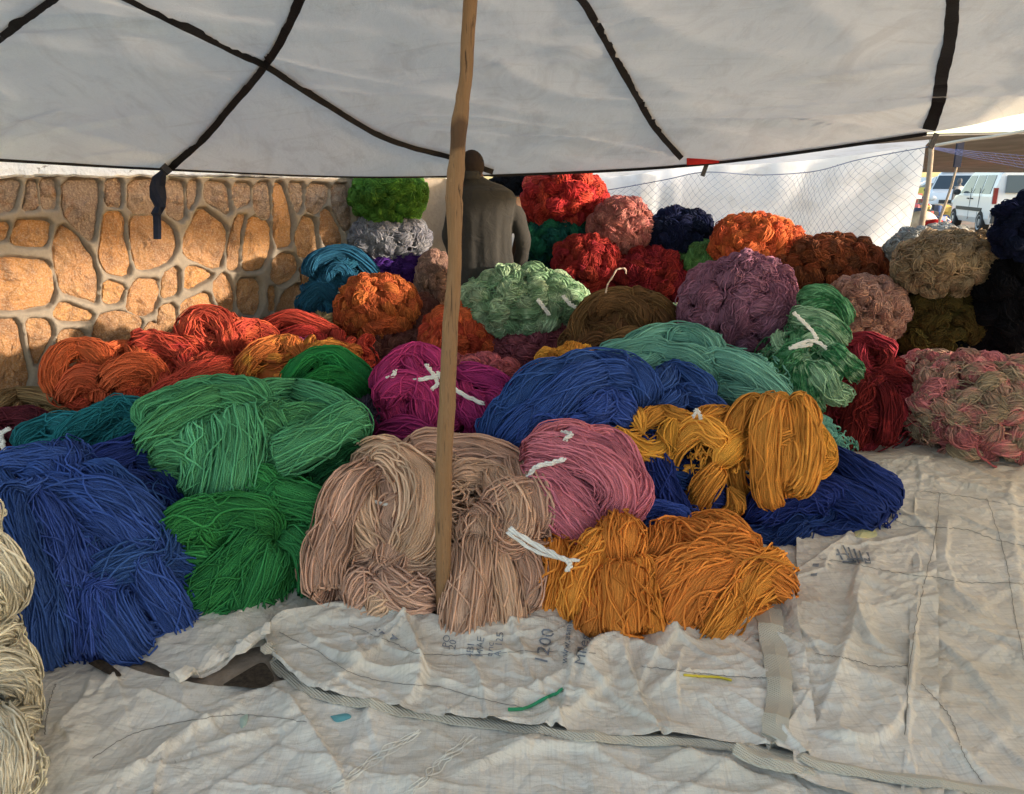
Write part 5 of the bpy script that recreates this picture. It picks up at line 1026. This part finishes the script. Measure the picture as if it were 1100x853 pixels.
def person_far(x, Y, top_c, leg_c, label, rz=0):
    c = at(x, 240, Y); c.z = 0; r = thing('person', c, label, 'person'); b = MB()
    R_ = Matrix.Rotation(rz, 3, 'Z')
    def ring(z, a, d, dx=0, n=12): return [c+R_ @ Vector((dx+a*math.cos(t_), d*math.sin(t_), z)) for t_ in np.arange(n)*2*PI/n]
    for s in (-1, 1): b.rings([ring(0.0, .05, .10, s*.1), ring(.08, .05, .06, s*.1), ring(.45, .065, .07, s*.1), ring(.85, .09, .1, s*.09)])
    b.rings([ring(.82, .17, .12), ring(1.05, .15, .11), ring(1.3, .19, .12), ring(1.43, .2, .11), ring(1.5, .07, .07), ring(1.56, .06, .07), ring(1.6, .085, .1), ring(1.68, .09, .105), ring(1.76, .06, .07)])
    for s in (-1, 1): b.rings([ring(1.42, .05, .05, s*.2, 8), ring(1.1, .045, .045, s*.24, 8), ring(.85, .035, .035, s*.25, 8), ring(.76, .03, .045, s*.25, 8)])
    b.build('body', top_c, r, smooth=True)
    b = MB(); b.rings([ring(.9, .185, .135), ring(1.05, .17, .125), ring(1.3, .205, .135), ring(1.44, .205, .12)]); b.build('shirt', leg_c, r, smooth=True)
person_far(1024, 33, Mg[4], Mg[6], 'distant person in a grey shirt beside the small white van', .3)
person_far(1009, 38, Mg[1], Mg[7], 'distant person in a deep red shirt among the stalls', -.4)
# ------------------------------------------------------------------ vans
M_white = NM('white_car_paint'); M_white.col((.78, .80, .83)); M_white.b.inputs['Roughness'].default_value = .3; M_white.b.inputs['Coat Weight'].default_value = .5; M_white = M_white.m
M_glass = NM('car_glass'); M_glass.col((.05, .07, .09)); M_glass.b.inputs['Roughness'].default_value = .08; M_glass.b.inputs['Specular IOR Level'].default_value = .6; M_glass = M_glass.m
M_rub = plain('black_rubber', (.025, .025, .028), .8); M_bump = plain('dark_bumper', (.05, .052, .056), .6); M_lred = plain('red_lamp', (.22, .03, .03), .3); M_rim = plain('grey_rim', (.4, .41, .43), .4, .5); M_lamp = plain('clear_lamp', (.7, .72, .74), .2)
def van(loc, rz, label, plate, rack=False, clutter=False, sc_=1.14):
    """boxy passenger van, front towards +x before turning"""
    r = thing('parked_van', loc, label, 'van'); R_ = Matrix.Rotation(rz, 3, 'Z')
    X = lambda v: Vector(loc)+R_ @ (Vector(v)*sc_)
    def put(b, name, mat, par=r, smooth=False):
        b.v = [tuple(X(v)) for v in b.v]; return b.build(name, mat, par, smooth)
    L0, L1 = -2.05, 2.0
    st = [(-2.08, .42, .62, 1.0, .84), (-2.02, .30, 1.70, 1.0, .86), (-1.85, .28, 1.80, 1.0, .9), (-.6, .28, 1.84, 1.0, .9), (.35, .28, 1.81, 1.0, .9), (.72, .28, 1.70, 1.0, .9), (1.18, .28, 1.16, 1.0, .95), (1.75, .30, 1.02, .97, .95), (2.0, .38, .82, .88, .9), (2.06, .45, .66, .82, .86)]
    rg = []
    for (x, lo, hi, wd, nar) in st:
        W2 = .88*wd; bl_ = min(1.02, hi*.88); tw = W2*(.80 if hi > 1.3 else nar)
        rg.append([(x, -W2*.92, lo), (x, -W2, lo+.15), (x, -W2, (lo+bl_)/2), (x, -W2*.985, bl_), (x, -tw, hi-.09 if hi > 1.3 else hi-.04), (x, -tw*.86, hi), (x, tw*.86, hi), (x, tw, hi-.09 if hi > 1.3 else hi-.04), (x, W2*.985, bl_), (x, W2, (lo+bl_)/2), (x, W2, lo+.15), (x, W2*.92, lo)])
    b = MB(); b.rings([[Vector(p) for p in q] for q in rg]); body = put(b, 'body', M_white)
    def yw(z): return .88*.985+(.88*.80-.88*.985)*(z-1.02)/(1.72-1.02)
    for s in (-1, 1):
        for (xa, xb, xc, xd) in ((-1.78, -1.02, -1.0, -1.74), (-.92, -.18, -.2, -.9), (-.08, .98, .55, -.06)):
            b = MB(); P = [(xa, 1.10), (xb, 1.10), (xc, 1.60), (xd, 1.60)]; b.add([(x, s*(yw(z)+.012), z) for x, z in P]+[(x, s*(yw(z)-.02), z) for x, z in P], [(0, 1, 2, 3), (7, 6, 5, 4), (0, 4, 5, 1), (1, 5, 6, 2), (2, 6, 7, 3), (3, 7, 4, 0)]); put(b, 'side_window', M_glass)
        b = MB(); b.box((-.1, s*.885, .66), (2.5, .03, .10)); put(b, 'side_moulding', M_bump)
        for xj in (-.13, -.97): b = MB(); b.box((xj, s*.878, .80), (.012, .012, .9)); put(b, 'door_gap', M_bump)
        for xj in (-.3, .05): b = MB(); b.box((xj, s*.893, .95), (.16, .025, .035)); put(b, 'door_handle', M_bump)
        b = MB(); b.ellip((.85, s*1.0, 1.12), (.08, .11, .09), 10, 8); put(b, 'mirror', M_bump, smooth=True)
        b = MB(); b.box((-2.04, s*.80, 1.05), (.09, .10, .42)); put(b, 'tail_light', M_lred)
        b = MB(); b.ellip((1.93, s*.66, .80), (.14, .19, .12), 12, 8); put(b, 'headlight', M_lamp, smooth=True)
        for xw in (-1.33, 1.32):
            w_ = MB(); prof = [(.0, .22), (.06, .31), (.14, .31), (.2, .22)]; n = 20
            for q in ((.17, .0), (.17, .24), (.30, .30), (.315, .24)): pass
            rgs = [[(xw+rad*math.cos(a), s*(.70+dy), .315+rad*math.sin(a)) for a in np.arange(n)*2*PI/n] for dy, rad in ((0, .2), (0, .30), (.03, .315), (.17, .315), (.2, .30), (.2, .2))]
            w_.rings([[Vector(p) for p in q] for q in rgs]); wo = put(w_, 'wheel', M_rub)
            w_ = MB(); rgs = [[(xw+rad*math.cos(a), s*(.80+dy), .315+rad*math.sin(a)) for a in np.arange(n)*2*PI/n] for dy, rad in ((0, .2), (.115, .205), (.09, .15), (.11, .05))]; w_.rings([[Vector(p) for p in q] for q in rgs]); put(w_, 'rim', M_rim, wo)
    b = MB(); b.box((-2.085, 0, 1.36), (.06, 1.16, .46), Matrix.Rotation(.08, 3, 'Y')); put(b, 'rear_window', M_glass)
    b = MB(); b.box((-2.13, 0, .47), (.16, 1.66, .30)); put(b, 'rear_bumper', M_bump)
    b = MB(); b.box((-2.11, 0, .80), (.02, .5, .12)); put(b, 'number_plate', M_lamp)
    b = MB(); b.box((2.04, 0, .46), (.18, 1.5, .26)); put(b, 'front_bumper', M_bump)
    b = MB(); b.box((2.07, 0, .70), (.05, .8, .13)); put(b, 'grille', M_bump)
    b = MB(); P = [(.76, .66, 1.655), (1.17, .76, 1.20)]; b.add([(.77, -.64, 1.665), (.77, .64, 1.665), (1.2, .76, 1.18), (1.2, -.76, 1.18), (.72, -.62, 1.6), (.72, .62, 1.6), (1.15, .74, 1.12), (1.15, -.74, 1.12)], [(0, 1, 2, 3), (7, 6, 5, 4), (0, 4, 5, 1), (1, 5, 6, 2), (2, 6, 7, 3), (3, 7, 4, 0)]); put(b, 'windscreen', M_glass)
    b = MB(); b.box((2.08, 0, .52), (.14, .5, .11)); put(b, 'number_plate', M_lamp)
    if rack:
        for s in (-1, 1): b = MB(); b.tube([(-1.5, s*.62, 1.88), (-1.4, s*.62, 1.93), (.2, s*.62, 1.93), (.35, s*.62, 1.86)], .02, 6); put(b, 'roof_rail', M_bump)
    else:
        b = MB(); b.box((-.3, 0, 1.9), (1.7, 1.2, .05)); put(b, 'roof_rack', M_bump)
    return r, X
va = at(1072, 240, 26.5); va.z = 0
van(va, math.radians(75), 'white passenger van seen from behind with dark side windows', 0, rack=True)
vb = at(1023, 240, 36); vb.z = 0
r_, X_ = van(vb, math.radians(236), 'smaller white van facing the camera with a dark load on its roof rack', 0)
b = MB(); random.seed(4)
for q in range(7): b.ellip(X_((random.uniform(-.9, .4), random.uniform(-.5, .5), 2.02)), (.28, .26, .17), 10, 6)
tag(b.build('roof_load', Mg[4], smooth=True, loc=X_((0, 0, 1.9))), 'dark bundles heaped on the roof rack of the smaller van', 'luggage')
# ------------------------------------------------------------------ the man between the bales, seen from behind
man = thing('person', Vector((at(524, 250, 6.15).x, 6.15, 0)), 'man seen from behind in a worn grey brown jacket and striped skirt', 'person')
mb = Vector(man.location); mz = at(524, 250, 6.15)
def rng(cx, cy, z, a, d, n=28, rot=0, pw=2.4):
    out = []
    for t_ in np.arange(n)*2*PI/n:
        c_, s_ = math.cos(t_), math.sin(t_); x = a*math.copysign(abs(c_)**(2/pw), c_); y = d*math.copysign(abs(s_)**(2/pw), s_); out.append(Vector((mb.x+cx+x*math.cos(rot)-y*math.sin(rot), mb.y+cy+x*math.sin(rot)+y*math.cos(rot), z)))
    return out
def zp(py): return at(524, py, 6.15).z
def xp(px): return at(px, 250, 6.15).x-mb.x
M_skin = plain('brown_skin', (.12, .065, .042), .6, bump=.1); M_skin.name = 'brown_skin'
bb_ = MB()
# torso, neck, head
bb_.rings([rng(0, 0, .80, .17, .13), rng(0, 0, .98, .18, .14), rng(-.01, -.01, 1.1, .15, .12), rng(-.02, -.02, 1.28, .19, .13), rng(-.03, 0, 1.42, .19, .12), rng(-.06, .02, 1.51, .10, .09), rng(-.08, .03, 1.56, .062, .065), rng(-.095, .04, 1.66, .062, .068)])
hc = Vector((mb.x+xp(507), mb.y+.05, zp(179)))
bb_.ellip(hc, (.088, .112, .118), 20, 14, Matrix.Rotation(.5, 3, 'Z')); bb_.ellip(hc+Vector((-.03, .03, -.06)), (.065, .085, .085), 16, 10)
bb_.ellip(hc+Vector((-.075, .105, -.02)), (.02, .03, .025), 8, 6)
for s, ex in ((1, (.07, .02, -.02)), (-1, (-.085, -.03, -.02))): bb_.ellip(hc+Vector(ex), (.014, .024, .036), 8, 6)
for s in (-1, 1):
    bb_.rings([rng(s*.10, 0, 0.0, .05, .12), rng(s*.10, 0, .07, .05, .07), rng(s*.10, 0, .12, .045, .05), rng(s*.10, 0, .35, .06, .065), rng(s*.10, 0, .5, .058, .06), rng(s*.09, 0, .85, .085, .09)])
    sh = Vector((mb.x+(xp(550) if s > 0 else xp(490)), mb.y, zp(212))); el = Vector((mb.x+(xp(559) if s > 0 else xp(482)), mb.y+.02, zp(252))); wr = Vector((mb.x+(xp(552) if s > 0 else xp(488)), mb.y+.22, zp(283)))
    bb_.tube([sh, (sh+el)/2, el, (el+wr)/2, wr, wr+Vector((0, .05, -.01))], [.06, .055, .045, .042, .03, .035], 12)
    pm = wr+Vector((0, .09, -.015)); bb_.ellip(pm, (.042, .052, .02), 12, 8)
    for f_ in range(4):
        q = pm+Vector((-.03+.02*f_, .045, 0)); ln_ = (.062, .07, .066, .052)[f_]; bb_.tube([q, q+Vector((0, ln_*.5, -.006)), q+Vector((0, ln_*.8, -.03)), q+Vector((0, ln_*.75, -.05))], [.0105, .01, .009, .007], 8)
    q = pm+Vector((-s*.04, -.01, 0)); bb_.tube([q, q+Vector((-s*.02, .03, -.01)), q+Vector((-s*.02, .06, -.02))], [.012, .011, .008], 8)
body = bb_.build('body', M_skin, man, smooth=True)
rm = body.modifiers.new('remesh', 'REMESH'); rm.mode = 'VOXEL'; rm.voxel_size = .009; rm.use_smooth_shade = True
# hair cap, close cropped
b = MB(); b.ellip(hc+Vector((.004, -.006, .012)), (.092, .115, .115), 24, 12, Matrix.Rotation(.5, 3, 'Z')); b.f = [f for f in b.f if np.mean([b.v[i][2] for i in f]) > hc.z-.045]; b.build('hair', plain('cropped_hair', (.035, .024, .02), .9, bump=.8, scale=30), man, smooth=True)
k = NM('worn_jacket'); p = k.geo(); k.col(k.mix(k.noise(p, 6, 5), (.040, .037, .034), (.026, .025, .024))); k.b.inputs['Roughness'].default_value = .9; k.b.inputs['Sheen Weight'].default_value = .05; k.bump(k.noise(p, 9, 4, .5, .6), .5, .03); M_jk = k.m
b = MB(); rg = []
prof = [(186, 508, 8, .075), (190, 509, 11, .085), (195, 512, 17, .10), (199, 516, 25, .115), (205, 520, 31, .13), (213, 522.5, 34, .145), (225, 522, 32, .15), (240, 521, 30, .155), (255, 521, 29.5, .16), (270, 521, 30, .165), (285, 522, 32, .175), (296, 522, 33.5, .185), (303, 522, 34.5, .19), (304, 522, 33.5, .18)]
for (py, cx, hw, d) in prof:
    r = rng(xp(cx), -.02+(.05 if py < 200 else 0), zp(py), hw*6.15/FPX*.95, d, 48, 0, 2.3)
    c_ = sum(r, Vector())/len(r); w_ = np.clip((py-205)/60, 0, 1)
    rg.append([c_+(p-c_)*(1+w_*.045*math.sin(i*.95+py*.013)+w_*.03*math.sin(i*2.1+py*.03)) for i, p in enumerate(r)])
b.rings(rg)
for s in (-1, 1):
    pts = [(536, 211), (550, 224), (558, 242), (562, 260), (560, 278), (556, 290)] if s > 0 else [(508, 209), (495, 222), (486, 240), (483, 256), (486, 272), (490, 282)]
    P = crom([Vector((mb.x+xp(x), mb.y+dy, zp(y))) for (x, y), dy in zip(pts, (0, 0, .01, .03, .12, .19))], 20)
    b.tube([Vector(q) for q in P], [(.078-.0014*i)*(1+.07*math.sin(i*1.3)) for i in range(20)], 16)
jk = b.build('jacket', M_jk, man, smooth=True); rm = jk.modifiers.new('remesh', 'REMESH'); rm.mode = 'VOXEL'; rm.voxel_size = .011; rm.use_smooth_shade = True
b = MB(); rr_ = [rng(xp(506), .01+.0, zp(188)+dz, .078+e_, .085+e_, 24) for dz, e_ in ((-.03, .012), (.0, .01), (.028, .002), (.03, -.006), (-.02, -.004))]; b.rings(rr_, False); b.build('collar', M_jk, man, smooth=True)
k = NM('striped_skirt'); p = k.obj(); wv = k.n('TexWave', wave_type='BANDS', bands_direction='X', i_Scale=9, i_Distortion=.4); k.l(p, wv.inputs[0]); k.col(k.ramp(wv.outputs['Fac'], [(.4, (.17, .085, .075)), (.6, (.30, .20, .17))])); k.b.inputs['Roughness'].default_value = .9
b = MB(); b.rings([[c+(Vector((math.sin(i*1.6)*.012, math.cos(i*1.6)*.012, 0)) if j else Vector()) for i, c in enumerate(rng(xp(521), 0, z_, a_, d_, 48))] for j, (z_, a_, d_) in enumerate(((zp(290), .22, .15), (.6, .25, .18), (.3, .27, .2), (.1, .28, .21)))]); b.build('skirt', k.m, man, smooth=True)
# ------------------------------------------------------------------ added unseen cloth right of the frame, cut to block and shape the sun
CX = 3.15
V = []; nu, nv = 70, 12
for i in range(nu):
    y = 4.5-6.5*i/(nu-1)
    top_ = 2.45 if y < 2.75 else 1.42+.05*math.sin(y*9)
    for j in range(nv): V.append((CX+.15*(j/nv)+.05*math.sin(i*.9)+.03*math.sin(i*2.3+j*.3), y, top_*(1-j/(nv-1))+.01))
ix = np.arange(nu*nv).reshape(nu, nv); F = np.stack([ix[:-1, :-1], ix[:-1, 1:], ix[1:, 1:], ix[1:, :-1]], -1).reshape(-1, 4)
tag(np_obj('sun_blocker', V, F, M_can), 'added off white canvas screen out of view that blocks the sun, lower towards the back right corner', 'cloth')
